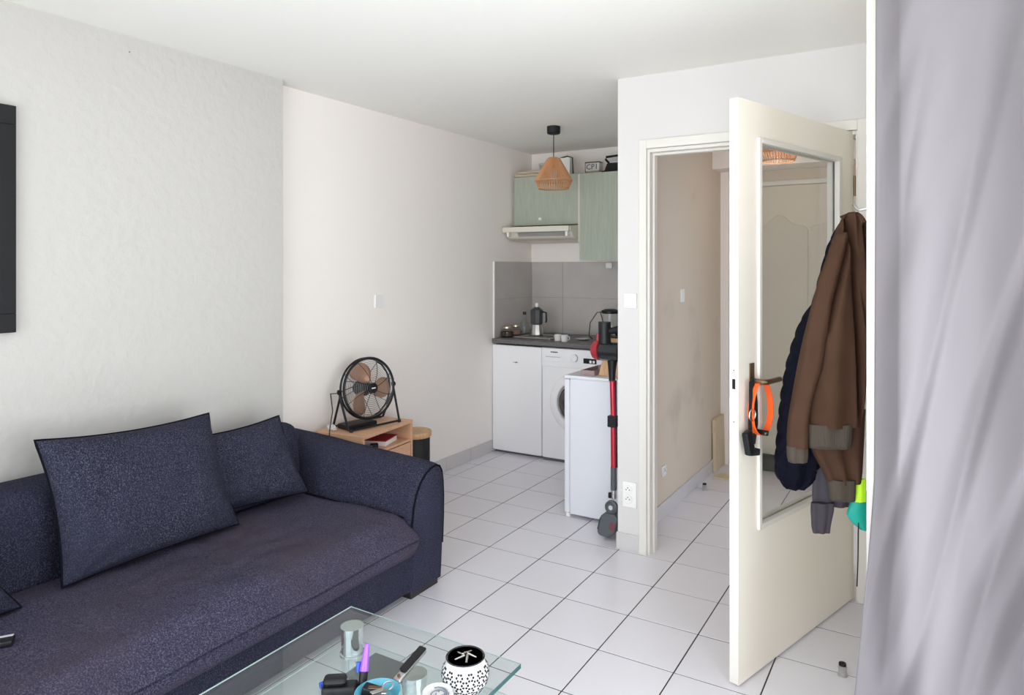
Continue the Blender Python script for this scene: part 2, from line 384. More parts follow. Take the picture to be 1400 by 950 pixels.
# door frame round the hall opening
fr = SE('trim_3')
bx('casing', 0.712, 0.752, 0.603, 0.62, 0, 2.113, 'gloss', fr, 0.002)
bx('casing', 1.725, 1.775, 0.603, 0.62, 0, 2.113, 'gloss', fr, 0.002)
bx('casing', 0.752, 1.725, 0.603, 0.62, 2.068, 2.113, 'gloss', fr, 0.002)
bx('jamb', 0.738, 0.765, 0.62, 0.70, 0, 2.068, 'gloss', fr, 0.002)
bx('jamb', 1.718, 1.745, 0.62, 0.70, 0, 2.068, 'gloss', fr, 0.002)
bx('jamb', 0.765, 1.718, 0.62, 0.70, 2.050, 2.068, 'gloss', fr, 0.002)
bx('door_stop', 0.765, 0.776, 0.66, 0.70, 0, 2.05, 'gloss', fr, 0.001)
bx('door_stop', 0.776, 1.718, 0.66, 0.70, 2.038, 2.05, 'gloss', fr, 0.001)

# closet door at the end of the hall, with scalloped panel
d2 = SE('door_2')
bx('casing', 0.79, 1.71, 2.482, 2.5, 2.055, 2.088, 'gloss', d2, 0.002)
bx('casing', 0.79, 0.83, 2.482, 2.5, 0, 2.055, 'gloss', d2, 0.002)
bx('casing', 1.67, 1.71, 2.482, 2.5, 0, 2.055, 'gloss', d2, 0.002)
M['closet'] = mat('closet_paint', (0.66, 0.60, 0.50), 0.5)
M['closet2'] = mat('closet_panel_paint', (0.60, 0.545, 0.455), 0.5)
bx('door_leaf', 0.832, 1.668, 2.487, 2.5, 0.01, 2.05, 'closet', d2, 0.001)
for a0, a1 in ((0.86, 1.245), (1.255, 1.64)):
    top = []
    for k in range(25):
        t = k/24; x = a0+(a1-a0)*t
        top.append((x, 1.71 + 0.11*math.sin(PI*t)**0.8 + 0.02*math.cos(2*PI*t*2)))
    MB().prism([(a0, 0.25), (a1, 0.25)] + top[::-1], 2.480, 2.487, 'y').build('scalloped_panel', 'closet2', d2, w=True, bevel=0.002, seg=1)

# ------------------------------------------------------------------ glazed hall door, standing open
F = Vector((1.426, -0.275, 0)); e = Vector((0.2975, 0.9547, 0)); rz = math.atan2(e.y, e.x)   # local x along the leaf to the hinges, local -y faces the room
L = 0.948
door = struct(T('door_1', F, None, None, rz))
leaf = MB()
g0, g1, h0, h1 = 0.132, 0.808, 0.524, 1.930
TH = 0.035
leaf = MB().box(0, g0, 0, TH, 0.008, 2.060).box(g1, L, 0, TH, 0.008, 2.060).box(g0, g1, 0, TH, 0.008, h0).box(g0, g1, 0, TH, h1, 2.060)
lf = leaf.build('door_leaf', 'doorface', door)
bx('edge_strip', -0.0015, 0, 0, TH, 0.01, 2.058, 'gloss', door, w=False)
bx('pane', g0, g1, 0.014, 0.019, h0, h1, 'pane', door, w=False)
for y0, y1 in ((-0.010, 0.013), (0.020, TH+0.010)):
    bd = 0.018
    bx('glazing_bead', g0-0.006, g0+bd-0.004, y0, y1, h0-0.006, h1+0.006, 'gloss', door, 0.003, w=False)
    bx('glazing_bead', g1-bd-0.006, g1+0.008, y0, y1, h0-0.006, h1+0.006, 'gloss', door, 0.003, w=False)
    bx('glazing_bead', g0+bd-0.004, g1-bd-0.006, y0, y1, h0-0.006, h0+bd-0.004, 'gloss', door, 0.003, w=False)
    bx('glazing_bead', g0+bd-0.004, g1-bd-0.006, y0, y1, h1-bd+0.004, h1+0.006, 'gloss', door, 0.003, w=False)
for sd in (0, 1):
    sy = -1 if sd == 0 else 1; y = 0 if sd == 0 else TH
    pl = MB().box(0.068, 0.100, min(y, y+sy*0.004), max(y, y+sy*0.004), 0.84, 1.125).build('handle_plate', 'bronze' if sd == 0 else 'steel', door, bevel=0.0015)
    hz = 1.062
    MB().tube([(0.084, y, hz), (0.084, y+sy*0.045, hz), (0.091, y+sy*0.052, hz), (0.12, y+sy*0.054, hz), (0.195, y+sy*0.050, hz)],
              [0.010, 0.010, 0.010, 0.0095, 0.0095], 12).build('lever_handle', 'bronze' if sd == 0 else 'steel', door, smooth=True)
bx('strike_hole', -0.0022, -0.0014, 0.012, 0.024, 1.04, 1.075, 'black', door, w=False)
for zz in (1.105, 0.925): MB().lathe([(0.0028, 0), (0.0028, 0.0008)], 10, TR(-0.0022, 0.018, zz) @ R('Y', 90)).build('lock_screw', 'greypl', door)
for zz in (1.78, 0.35):
    MB().lathe([(0.006, 0), (0.006, 0.09)], 10, TR(L+0.004, -0.004, zz)).build('hinge', 'bronze', door, smooth=True)

# ------------------------------------------------------------------ sofa
sofa = T('sofa', (-0.45, -1.5, 0), 'long low dark navy sofa along the left wall with rounded arm at its far end', 'sofa')
Y0, Y1 = -2.95, -0.36
softbox(-0.90, 0.03, Y0, Y1+0.02, 0.035, 0.24, 0.02, 40).build('base', 'sofa', sofa, w=True, smooth=True)
def backd(p, n):
    p = Vector(p); p.x += 0.012*N(p, 3, 5); p.z += 0.012*N(p, 2.2, 9)*(1 if p.z > 0.5 else 0); 
    if p.z > 0.3: p.x += -0.05*(p.z-0.3) if p.x > -0.8 else 0
    return p
softbox(-0.905, -0.68, Y0, Y1+0.04, 0.2, 0.70, 0.07, 60, backd).build('backrest', 'sofa', sofa, w=True, smooth=True)
def seatd(p, n):
    p = Vector(p); t = (p.y-Y0)/(Y1-Y0)
    if p.z > 0.28:
        k = min(1, (p.z-0.28)/0.09)
        edge = min(1, max(0, (0.14-p.x)/0.20)); edge = edge*edge*(3-2*edge)
        p.z += k*(-0.060*(1-edge) + 0.012*N(p, 2.6, 3) + 0.006*N((p.x*1.4, p.y*2.6, 0), 4.5, 8))
        # creases
        a = N((p.x*1.1+p.y*0.45, p.y*0.5, 0), 7, 21); p.z -= 0.022*k*max(0, 1-abs(a)*9)*max(0, 1-abs(p.x+0.30)/0.35)*max(0, 1-abs(p.y+1.0)/0.55)
    if p.x > 0.02: p.x += 0.012*N((0, p.y, p.z), 3, 7) - 0.02
    return p
softbox(-0.70, 0.115, Y0, Y1+0.012, 0.205, 0.378, 0.068, 90, seatd).build('seat_cushion', 'seat', sofa, w=True, smooth=True, ang=80)
# arm: one section in (y, z) swept along x, rounded over the front
sec = [(-0.362, 0.03), (-0.362, 0.20), (-0.360, 0.33), (-0.350, 0.40), (-0.330, 0.46), (-0.300, 0.505), (-0.262, 0.538), (-0.222, 0.556), (-0.185, 0.562), (-0.158, 0.552),
       (-0.140, 0.525), (-0.130, 0.47), (-0.126, 0.40), (-0.128, 0.30), (-0.135, 0.18), (-0.145, 0.08), (-0.150, 0.03)]
cy, cz = -0.24, 0.28
xs = [-0.91, -0.8, -0.65, -0.5, -0.35, -0.2, -0.1, -0.03, 0.0, 0.015, 0.025, 0.032, 0.034]
mb = MB(); n = len(sec); vs = []
for i, x in enumerate(xs):
    d = max(0, (x-0.0)/0.034); k = 1-0.10*d*d
    up = 0.052*min(1, (0.034-x)/0.9)
    for y, z in sec:
        zz = z + (up if z > 0.3 else 0)*min(1, max(0, (z-0.3)/0.2))
        vs.append(Vector((x, cy+(y-cy)*k, (cz+(zz-cz)*(1-0.05*d*d)) if z > 0.1 else z)) + (Vector((0, 0.006*N((x, y, z), 4), 0.005*N((x, y, z), 5, 4))) if z > 0.1 else Vector((0, 0, 0))))
fs = [(i*n+j, i*n+(j+1) % n, (i+1)*n+(j+1) % n, (i+1)*n+j) for i in range(len(xs)-1) for j in range(n)]
fs += [tuple(range(n)), tuple((len(xs)-1)*n+j for j in range(n))]
mb.add(vs, fs).build('armrest', 'sofa', sofa, w=True, smooth=True, ang=60)
seam = [(0.0345 if z > 0.04 else 0.03, cy+(y-cy)*0.925, cz+(z-cz)*0.97) for y, z in sec[1:13]]
MB().tube([(0.028, cy+(y-cy)*0.955, cz+(z-cz)*0.972) for y, z in sec[1:15]], 0.0052, 6).build('arm_seam', 'piping', sofa, w=True, smooth=True)
MB().tube([(-0.925+0.92*k/20, -0.372+0.003*math.sin(k), 0.372-0.0005*k) for k in range(21)], 0.003, 6).build('seat_seam', 'piping', sofa, w=True, smooth=True)
pts = []
for k in range(60):
    y = Y1-0.01+(Y0-Y1+0.02)*k/59; pts.append((0.097+0.010*N((0, y, 0.28), 3, 7), y, 0.288+0.004*math.sin(y*9)))
MB().tube(pts, 0.0038, 6).build('cushion_piping', 'sofa', sofa, w=True, smooth=True)
for x0, x1, y0, y1 in ((-0.03, 0.022, -0.355, -0.165), (-0.9, -0.8, -0.355, -0.165), (-0.05, 0.02, -2.9, -2.8), (-0.9, -0.8, -2.9, -2.8)):
    bx('foot', x0, x1, y0, y1, 0.0, 0.045, 'foot', sofa, 0.003)

def pillow(name, bl, br, tr, tl, thick, label, seed, m='pillow'):
    bl, br, tr, tl = map(Vector, (bl, br, tr, tl)); nx = 36; ny = 30
    nrm = ((br-bl).cross(tl-bl)).normalized()
    base = (bl+br+tl+tr)/4
    o = T(name, (base.x, base.y, min(bl.z, br.z)), label, 'cushion', group='loose cushions on the sofa')
    vs = []; fs = []
    def P(u, v, side):
        a, b = (u+1)/2, (v+1)/2
        c = bl*(1-a)*(1-b) + br*a*(1-b) + tr*a*b + tl*(1-a)*b
        # sides bow inward between the pointed corners
        cu = 0.085*(1-u*u)*(v**3 if abs(v) > 0 else 0); cv = 0.07*(1-v*v)*(u**3)
        c = c - (tl-bl)*cu*(0.5 if v > 0 else 0.25) - (br-bl)*cv*0.5
        h = ((1-u**4)*(1-v**4)); h = max(h, 0)**0.55
        wr = 0.016*N((u*2, v*2, side), 1.4, seed) + 0.008*N((u*5, v*3, side), 1.8, seed+7)
        # creases running in from the lower corners
        cr = 0
        for su in (-1, 1):
            dx, dy = (1-su*u), (v+1); ra = math.hypot(dx, dy)
            if ra < 0.9: cr += 0.017*math.sin(math.atan2(dy, dx)*13+seed)*min(1, ra*4)*(1-ra/0.9)
        return c + nrm*side*(thick*h + (wr+cr)*h)
    for side in (1, -1):
        n0 = len(vs)
        for i in range(nx+1):
            for j in range(ny+1):
                u = math.sin((2*i/nx-1)*PI/2); v = math.sin((2*j/ny-1)*PI/2); vs.append(P(u, v, side))
        fs += [(n0+i*(ny+1)+j, n0+(i+1)*(ny+1)+j, n0+(i+1)*(ny+1)+j+1, n0+i*(ny+1)+j+1) for i in range(nx) for j in range(ny)]
    MB().add(vs, fs).build('cover', m, o, w=True, smooth=True, ang=80)
    ring = []
    for k in range(24): ring.append(P(-1+2*k/24, -1, 1))
    for k in range(24): ring.append(P(1, -1+2*k/24, 1))
    for k in range(24): ring.append(P(1-2*k/24, 1, 1))
    for k in range(24): ring.append(P(-1, 1-2*k/24, 1))
    MB().tube(ring, 0.005, 6, closed=True).build('piping', 'piping', o, w=True, smooth=True)
    return o
pillow('scatter_cushion', (-0.66, -0.90, 0.41), (-0.545, -0.425, 0.405), (-0.665, -0.497, 0.763), (-0.72, -0.91, 0.74), 0.075, 'smaller navy square cushion leaning in the corner beside the arm of the sofa', 3)
pillow('scatter_cushion', (-0.53, -1.50, 0.386), (-0.49, -0.845, 0.398), (-0.665, -0.862, 0.842), (-0.655, -1.527, 0.872), 0.085, 'largest dark navy rectangular cushion leaning on the middle of the sofa back', 11)
pillow('scatter_cushion', (-0.47, -2.22, 0.385), (-0.50, -1.635, 0.385), (-0.69, -1.83, 0.80), (-0.66, -2.28, 0.80), 0.08, 'navy cushion at the left edge of the photo, mostly cut off', 23, 'sofa')
rc = T('remote_control', (-0.33, -1.80, 0.378), 'flat black remote control lying on the sofa seat at the left edge', 'remote control', rz=math.radians(55))
MB().box(-0.09, 0.07, -0.022, 0.022, 0.003, 0.018).build('body', 'black', rc, bevel=0.004)
MB().box(-0.085, 0.066, 0.010, 0.020, 0.018, 0.0195).build('trim_strip', 'lightgrey', rc, bevel=0.0005)

# ------------------------------------------------------------------ pictures on the near left wall
pf = T('picture_frame', (-0.93, -1.8, 1.227), 'wide black picture frame hung on the left wall above the sofa', 'picture frame')
for a in ((-0.929, -0.905, -2.12, -1.475, 1.99, 2.06), (-0.929, -0.905, -2.12, -1.475, 1.227, 1.297), (-0.929, -0.905, -1.545, -1.475, 1.297, 1.99), (-0.929, -0.905, -2.12, -2.05, 1.297, 1.99)):
    bx('frame_bar', *a, 'black', pf, 0.002)
bx('backing_print', -0.925, -0.915, -2.05, -1.545, 1.297, 1.99, 'slate', pf)
tag(bx('screw_head', -0.931, -0.927, -1.05, -1.046, 2.375, 2.379, 'greypl'), 'tiny dark nail in the left wall just under the ceiling', 'nail')

def plate(name, loc, rot, w_, h_, label, cat, rocker=True):
    o = T(name, loc, label, cat, rz=rot)                          # local -y faces the room
    MB().box(-w_/2, w_/2, -0.009, 0, -h_/2, h_/2).build('cover_plate', 'whitepl', o, bevel=0.002)
    if rocker: MB().box(-w_*0.33, w_*0.33, -0.0125, -0.009, -h_*0.33, h_*0.33).build('rocker', 'whitepl', o, bevel=0.001)
    return o
plate('blank_plate', (-1.02, 0.565, 1.250), PI/2, 0.07, 0.08, 'white blanking plate on the bare left wall above the fan', 'wall plate', False)
plate('light_switch', (0.662, 0.62, 1.293), 0, 0.068, 0.075, 'white light switch on the wall strip left of the doorway', 'light switch')
plate('light_switch', (0.640, 1.52, 1.285), PI/2, 0.07, 0.08, 'light switch on the hall wall seen through the doorway', 'light switch')
def sockets(name, loc, rot, label, n=2, w_=0.075, h_=0.13):
    o = T(name, loc, label, 'socket', rz=rot)
    MB().box(-w_/2, w_/2, -0.010, 0, -h_/2, h_/2).build('cover_plate', 'whitepl', o, bevel=0.002)
    for k in range(n):
        zc = (0.0245 if k == 0 else -0.0245) if n == 2 else 0
        s = MB().lathe([(0.0245, 0), (0.0245, 0.006), (0.021, 0.006), (0.0205, 0.0015)], 24, TR(-0.008 if n == 2 else 0, -0.010, zc) @ R('X', 90)).build('socket_well', 'whitepl', o, smooth=True)
        for dx, dz in ((-0.009, 0.0), (0.009, 0.0), (0, 0.010)):
            MB().lathe([(0.0028, 0), (0.0028, 0.002)], 8, TR((-0.008 if n == 2 else 0)+dx, -0.0115, zc+dz) @ R('X', 90)).build('pin_hole', 'black', s)
    return o
sockets('wall_socket', (0.658, 0.62, 0.293), 0, 'white double power socket low on the wall left of the doorway')
sockets('wall_socket', (0.640, 1.17, 0.272), PI/2, 'small socket low on the hall wall, seen through the doorway', 1, 0.06, 0.06)

# ------------------------------------------------------------------ side cabinet, fan and things behind the sofa
cb = T('side_cabinet', (-0.642, 0.035, 0), 'open beech side cabinet behind the sofa arm, carrying the fan', 'cabinet', rz=math.radians(6))
def cbx(nm, *a): return MB().box(*a).build(nm, 'beech', cb, bevel=0.0015)
cbx('top_panel', -0.325, 0, 0, 0.475, 0.532, 0.550); cbx('side_panel', -0.325, 0, 0, 0.018, 0, 0.532); cbx('side_panel', -0.325, 0, 0.457, 0.475, 0, 0.532)
cbx('shelf', -0.31, -0.003, 0.018, 0.457, 0.425, 0.440); cbx('back_panel', -0.325, -0.315, 0.018, 0.457, 0.03, 0.532)
cbx('drawer_front', -0.020, -0.002, 0.022, 0.453, 0.26, 0.42); cbx('bottom_panel', -0.325, 0, 0.018, 0.457, 0.02, 0.038)
def cabp(x, y, z): return world(cb) @ Vector((x, y, z))
p = cabp(-0.10, 0.30, 0.440)
bk = T('magazine', p, 'thin red magazine lying on the shelf of the beech cabinet', 'magazine', rz=math.radians(18))
MB().box(-0.09, 0.06, -0.07, 0.09, 0.026, 0.032).build('cover', 'redpl', bk, bevel=0.001); MB().box(-0.088, 0.058, -0.068, 0.088, 0.0, 0.026).build('pages', 'whitepl', bk, bevel=0.001)
for k, (xx, yy, m_, lb) in enumerate([(-0.055, 0.115, 'whitepl', 'small white plug adapter on the cabinet shelf, left of the red magazine'), (-0.06, 0.18, 'black', 'small black charger on the cabinet shelf beside the red magazine')]):
    tag(MB().box(-0.022, 0.022, -0.018, 0.018, 0, 0.028, world(cb) @ TR(xx, yy, 0.440) @ R('Z', 30*k+10)).build('charger', m_, bevel=0.005), lb, 'charger')
wc = T('round_bin', (-0.80, 0.66, 0), 'round black bin with a light wooden lid between cabinet and left wall', 'bin')
MB().lathe([(0.085, 0), (0.092, 0.02), (0.092, 0.40), (0.088, 0.405)], 32).build('body', 'mblack', wc, smooth=True)
MB().lathe([(0.098, 0.405), (0.102, 0.41), (0.102, 0.435), (0.098, 0.44)], 32).build('lid', 'wood', wc, smooth=True)

# floor fan (circular, three copper blades), head turned to the room
fo = cabp(-0.155, 0.245, 0.550)
fan = T('desk_fan', fo, 'black round metal fan with three copper blades standing on the beech cabinet', 'fan', rz=math.radians(-10))
# local +x is the blowing direction
HZ = 0.215; RR = 0.172
head = Matrix.Translation((0, 0, HZ)) @ R('Y', -6)
def fr_tube(nm, pts, r, m='black', parent=fan, closed=False, seg=8, M_=head):
    return MB().tube([M_ @ Vector(q) for q in pts], r, seg, closed).build(nm, m, parent, smooth=True)
def ringp(r, x, n=48): return [(x, r*math.cos(2*PI*k/n), r*math.sin(2*PI*k/n)) for k in range(n)]
MB().tube([head @ Vector(q) for q in ringp(RR, 0.016)], 0.008, 8, True).tube([head @ Vector(q) for q in ringp(RR, -0.018)], 0.006, 8, True).build('guard_ring', 'black', fan, smooth=True)
g = MB()
for r in [0.035+0.0115*k for k in range(12)]:
    xo = 0.045-0.026*(r/RR)**2
    g.tube([head @ Vector(q) for q in ringp(r, xo, 40)], 0.0011, 4, True)
g.build('front_grille', 'wire', fan, smooth=True)
g = MB()
for k in range(8):
    a = 2*PI*k/8+0.2
    g.tube([head @ Vector((0.048-0.03*t*t, (0.02+t*(RR-0.02))*math.cos(a+0.25*t), (0.02+t*(RR-0.02))*math.sin(a+0.25*t))) for t in [i/8 for i in range(9)]], 0.0018, 5)
    g.tube([head @ Vector(q) for q in ((0.03, RR*math.cos(a), RR*math.sin(a)), (-0.018, RR*math.cos(a), RR*math.sin(a)), (-0.065, 0.05*math.cos(a), 0.05*math.sin(a)))], 0.0018, 5)
g.build('guard_wire', 'black', fan, smooth=True)
MB().lathe([(0.004, 0), (0.022, 0.001), (0.030, 0.006), (0.030, 0.014), (0.026, 0.016)], 24, head @ TR(0.040, 0, 0) @ R('Y', 90)).build('badge_hub', 'black', fan, smooth=True)
MB().box(0.0565, 0.0572, -0.013, 0.013, -0.003, 0.003, head).build('badge_strip', 'whitepl', fan)
MB().lathe([(0.018, 0), (0.042, 0.012), (0.045, 0.03), (0.045, 0.075), (0.03, 0.09)], 24, head @ TR(-0.10, 0, 0) @ R('Y', 90)).build('motor', 'black', fan, smooth=True)
for k in range(3):
    a0 = math.radians(100+120*k); vs = []; fs = []
    nr, na = 9, 9
    for i in range(nr):
        t = i/(nr-1); r = 0.028+t*0.130
        wdt = 0.55*math.sin(PI*(0.18+0.72*t))**0.7
        for j in range(na):
            s_ = j/(na-1)-0.5; a = a0+s_*wdt*2.1+0.35*t
            vs.append(head @ Vector((-0.006-s_*0.034*(1-0.3*t), r*math.cos(a), r*math.sin(a))))
    fs = [(i*na+j, i*na+j+1, (i+1)*na+j+1, (i+1)*na+j) for i in range(nr-1) for j in range(na-1)]
    o = MB().add(vs, fs).build('blade', 'copper', fan, smooth=True)
    md = o.modifiers.new('s', 'SOLIDIFY'); md.thickness = 0.0015
for sy in (-1, 1):
    fr_tube('stand_leg', [(-0.01, sy*(RR+0.012), HZ+0.005), (0.0, sy*(RR+0.016), HZ-0.03), (0.065, sy*(RR+0.005), 0.012), (0.08, sy*(RR-0.005), 0.008)], 0.0065, M_=Matrix.Identity(4))
    fr_tube('stand_leg', [(0.0, sy*(RR+0.016), HZ-0.03), (-0.085, sy*(RR+0.002), 0.012), (-0.09, sy*(RR-0.02), 0.008)], 0.0065, M_=Matrix.Identity(4))
    MB().lathe([(0.008, 0), (0.014, 0.004), (0.014, 0.018), (0.008, 0.022)], 14, TR(-0.004, sy*(RR+0.006), HZ) @ R('X', -90*sy)).build('tilt_knob', 'black', fan, smooth=True)
    MB().lathe([(0.010, 0), (0.010, 0.016)], 12, TR(0.078, sy*(RR-0.004), 0)).build('rubber_foot', 'mblack', fan, smooth=True)
fr_tube('stand_bar', [(0.078, -RR, 0.010), (0.078, RR, 0.010)], 0.006, M_=Matrix.Identity(4)); fr_tube('stand_bar', [(-0.088, -RR+0.01, 0.010), (-0.088, RR-0.01, 0.010)], 0.006, M_=Matrix.Identity(4))
MB().box(-0.06, 0.05, -0.165, 0.03, 0.003, 0.030, R('Z', 0)).build('control_box', 'black', fan, bevel=0.006)
fr_tube('power_cord', [(-0.10, -0.03, HZ), (-0.13, -0.12, HZ-0.03), (-0.05, -0.215, HZ-0.01), (0.0, -0.235, 0.12), (0.012, -0.262, 0.02), (0.012, -0.268, -0.10)], 0.003, M_=Matrix.Identity(4))
wcab = MB()
pts = [cabp(-0.255+0.022*math.cos(k*0.9)+0.004*k*0.2, 0.045+0.018*math.sin(k*0.9), 0.556+0.004*(k % 5)+0.012*abs(math.sin(k*0.45))) for k in range(22)]
tag(wcab.tube(pts, 0.0032, 6).build('white_cable', 'whitepl', smooth=True), 'small coil of white cable beside the fan on the beech cabinet', 'cable')

# ------------------------------------------------------------------ kitchen
for (z0, z1) in ((0.90, 1.2035), (1.2055, 1.508)):
    pass
ks = SE('trim_4')
M['tilegrout'] = mat('tile_grout', (0.33, 0.30, 0.285), 0.9)
bx('grout_bed', -1.012, 0.588, 2.486, 2.4915, 0.902, 1.507, 'tilegrout', ks); bx('grout_bed', -1.0195, -1.015, 1.893, 2.483, 0.902, 1.507, 'tilegrout', ks)
for (z0, z1) in ((0.903, 1.2035), (1.206, 1.508)):
    for (a, b) in ((-1.012, -0.712), (-0.709, -0.112), (-0.109, 0.488), (0.491, 0.588)): bx('wall_tile', a, b, 2.483, 2.492, z0, z1, 'splash', ks, 0.001)
    bx('wall_tile', -1.02, -1.012, 1.892, 2.483, z0, z1, 'splash', ks, 0.001)
bx('edge_trim', -1.02, -1.009, 1.880, 1.891, 0.87, 1.51, 'whitepl', ks)
ct = tag(bx('worktop', -1.008, 0.580, 1.845, 2.48, 0.866, 0.900, 'counter', bevel=0.003), 'dark grey speckled kitchen worktop along the back wall', 'worktop')

fg = T('undercounter_fridge', (-0.79, 2.1, 0), 'white under-counter fridge left of the washing machine below the worktop', 'fridge')
bx('body', -1.010, -0.572, 1.90, 2.47, 0.02, 0.850, 'enamel', fg, 0.004)
bx('door', -1.014, -0.570, 1.862, 1.896, 0.022, 0.852, 'enamel', fg, 0.006)
bx('plinth', -1.010, -0.572, 1.90, 1.92, 0.0, 0.02, 'greypl', fg)
# small dark emblem
MB().prism([(-0.822, 0.724), (-0.800, 0.724), (-0.797, 0.730), (-0.775, 0.7235), (-0.797, 0.717), (-0.800, 0.721), (-0.822, 0.7205)], 1.8605, 1.862, 'y').build('emblem', 'greypl', fg, w=True)
wm = T('washing_machine', (-0.26, 2.1, 0), 'white front-loading washing machine under the worktop, half hidden by a fridge', 'washing machine')
bx('body', -0.565, 0.035, 1.868, 2.47, 0.02, 0.855, 'enamel', wm, 0.006)
bx('control_panel', -0.563, 0.033, 1.856, 1.868, 0.715, 0.853, 'enamel', wm, 0.004)
bx('detergent_drawer', -0.545, -0.385, 1.852, 1.857, 0.755, 0.805, 'enamel', wm, 0.003)
bx('drawer_grip', -0.525, -0.40, 1.8505, 1.8525, 0.785, 0.792, 'lightgrey', wm)
bx('plinth', -0.555, 0.025, 1.872, 1.90, 0.0, 0.02, 'greypl', wm)
MB().lathe([(0.028, 0), (0.028, 0.012), (0.024, 0.016)], 28, TR(-0.285, 1.856, 0.790) @ R('X', 90)).build('programme_dial', 'enamel', wm, smooth=True)
MB().tube([(-0.285+0.029*math.cos(math.radians(a)), 1.8545, 0.790+0.029*math.sin(math.radians(a))) for a in range(-70, 75, 12)], 0.0018, 5).build('dial_mark', 'greypl', wm, w=True)
bx('display', -0.210, -0.105, 1.8535, 1.8565, 0.757, 0.795, 'darkglass', wm, 0.001)
for k in range(2): bx('button', -0.160+0.026*k, -0.143+0.026*k, 1.851, 1.8537, 0.763, 0.782, 'whitepl', wm, 0.001)
bx('brand_mark', -0.485, -0.425, 1.8553, 1.856, 0.820, 0.829, 'greypl', wm)
pz = TR(-0.265, 1.868, 0.455) @ R('X', 90)
MB().lathe([(0.225, 0), (0.228, 0.008), (0.215, 0.022), (0.165, 0.030), (0.158, 0.024), (0.158, 0.0)], 48, pz).build('porthole_ring', 'enamel', wm, smooth=True)
MB().lathe([(0.157, 0.018), (0.150, 0.022), (0.138, 0.020), (0.132, 0.006)], 48, pz).build('porthole_seal', 'chrome', wm, smooth=True)
MB().lathe([(0.132, 0.004), (0.10, 0.024), (0.05, 0.032), (0.001, 0.034)], 40, pz).build('porthole_glass', 'darkglass', wm, smooth=True)
wm_parts = [o for o in C.objects if o.parent == wm and o.name.split('.')[0] in ('programme_dial', 'porthole_ring', 'porthole_seal', 'porthole_glass')]
for o in wm_parts: o.data.transform(world(wm).inverted())

f2 = T('small_fridge', (0.36, 1.15, 0), 'white freestanding fridge turned sideways against the doorway partition', 'fridge')
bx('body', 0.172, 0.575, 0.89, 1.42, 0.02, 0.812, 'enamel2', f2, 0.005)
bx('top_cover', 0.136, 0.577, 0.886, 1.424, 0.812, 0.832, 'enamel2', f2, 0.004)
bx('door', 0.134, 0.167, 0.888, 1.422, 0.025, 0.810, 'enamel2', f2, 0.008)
bx('door_gasket', 0.167, 0.172, 0.895, 1.415, 0.03, 0.805, 'lightgrey', f2)
for x, y in ((0.155, 0.91), (0.55, 0.91), (0.155, 1.40), (0.55, 1.40)): bx('foot', x-0.012, x+0.012, y-0.012, y+0.012, 0, 0.022, 'whitepl', f2)
tag(bx('wooden_block', 0.300, 0.335, 0.905, 1.10, 0.832, 0.832, 'wood') if False else MB().prism([(0.318, 0.832), (0.345, 0.925), (0.352, 0.945), (0.375, 0.955), (0.47, 0.955), (0.47, 0.832)], 0.965, 0.99, 'y').build('chopping_board', 'wood', bevel=0.003), 'thick wooden chopping board upright on the small fridge behind the vacuum', 'chopping board')
tr_ = T('storage_tray', (0.28, 1.02, 0.832), 'shallow mauve-grey tray lying on top of the small fridge', 'tray')
M['mauve'] = mat('mauve_card', (0.30, 0.22, 0.22), 0.6)
bx('tray_base', 0.225, 0.31, 0.93, 1.16, 0.832, 0.838, 'mauve', tr_, 0.001)
for a in ((0.225, 0.229, 0.93, 1.16), (0.306, 0.31, 0.93, 1.16), (0.229, 0.306, 0.93, 0.934), (0.229, 0.306, 1.156, 1.16)): bx('tray_wall', *a, 0.838, 0.862, 'mauve', tr_)

def cabinet(name, x0, x1, y0, z0, z1, label, knob=None, split=None):
    o = T(name, ((x0+x1)/2, 2.3, z0), label, 'cabinet')
    bx('body', x0+0.002, x1-0.002, y0+0.018, 2.49, z0+0.002, z1-0.002, 'cabside', o, 0.001)
    for a, b in ([(x0, x1)] if split is None else [(x0, split), (split, x1)]):
        d = bx('door', a+0.003, b-0.003, y0, y0+0.018, z0, z1, 'green', o, 0.002)
    if knob:
        MB().lathe([(0.006, 0), (0.006, 0.010), (0.013, 0.016), (0.013, 0.022), (0.006, 0.027)], 16, world(o).inverted() @ TR(knob[0], y0, knob[1]) @ R('X', 90)).build('knob', 'whitepl', o, smooth=True)
    return o
cabinet('wall_cabinet', -1.000, -0.400, 2.155, 1.803, 2.203, 'short sage green wall cabinet with a white knob above the cooker hood', (-0.735, 1.853))
cabinet('wall_cabinet', -0.385, 0.585, 2.140, 1.515, 2.195, 'tall sage green wall cabinet right of the cooker hood', None, 0.10)
bx('cabinet_filler', -0.400, -0.385, 2.15, 2.48, 1.66, 2.195, 'cabside')
C.objects['cabinet_filler'].name = 'filler_panel'; tag(C.objects['filler_panel'], 'narrow pale filler strip between the two green wall cabinets', 'panel')
hd = T('cooker_hood', (-0.70, 2.2, 1.66), 'cream slim cooker hood under the short green cabinet', 'cooker hood')
MB().prism([(2.20, 1.800), (2.022, 1.783), (2.022, 1.745), (2.045, 1.742), (2.060, 1.712), (2.10, 1.680), (2.48, 1.665), (2.48, 1.800)], -1.000, -0.402, 'x').build('body', 'hood', hd, w=True, bevel=0.003)
bx('front_visor', -1.004, -0.404, 1.990, 2.020, 1.742, 1.785, 'hood', hd, 0.004)
MB().prism([(2.044, 1.740), (2.060, 1.711), (2.056, 1.709), (2.040, 1.738)], -0.89, -0.45, 'x').build('filter_grille', 'grille', hd, w=True)
for k in range(2): bx('filter_slat', -0.885, -0.455, 2.036+0.007*k, 2.041+0.007*k, 1.728-0.011*k, 1.731-0.011*k, 'lightgrey', hd)
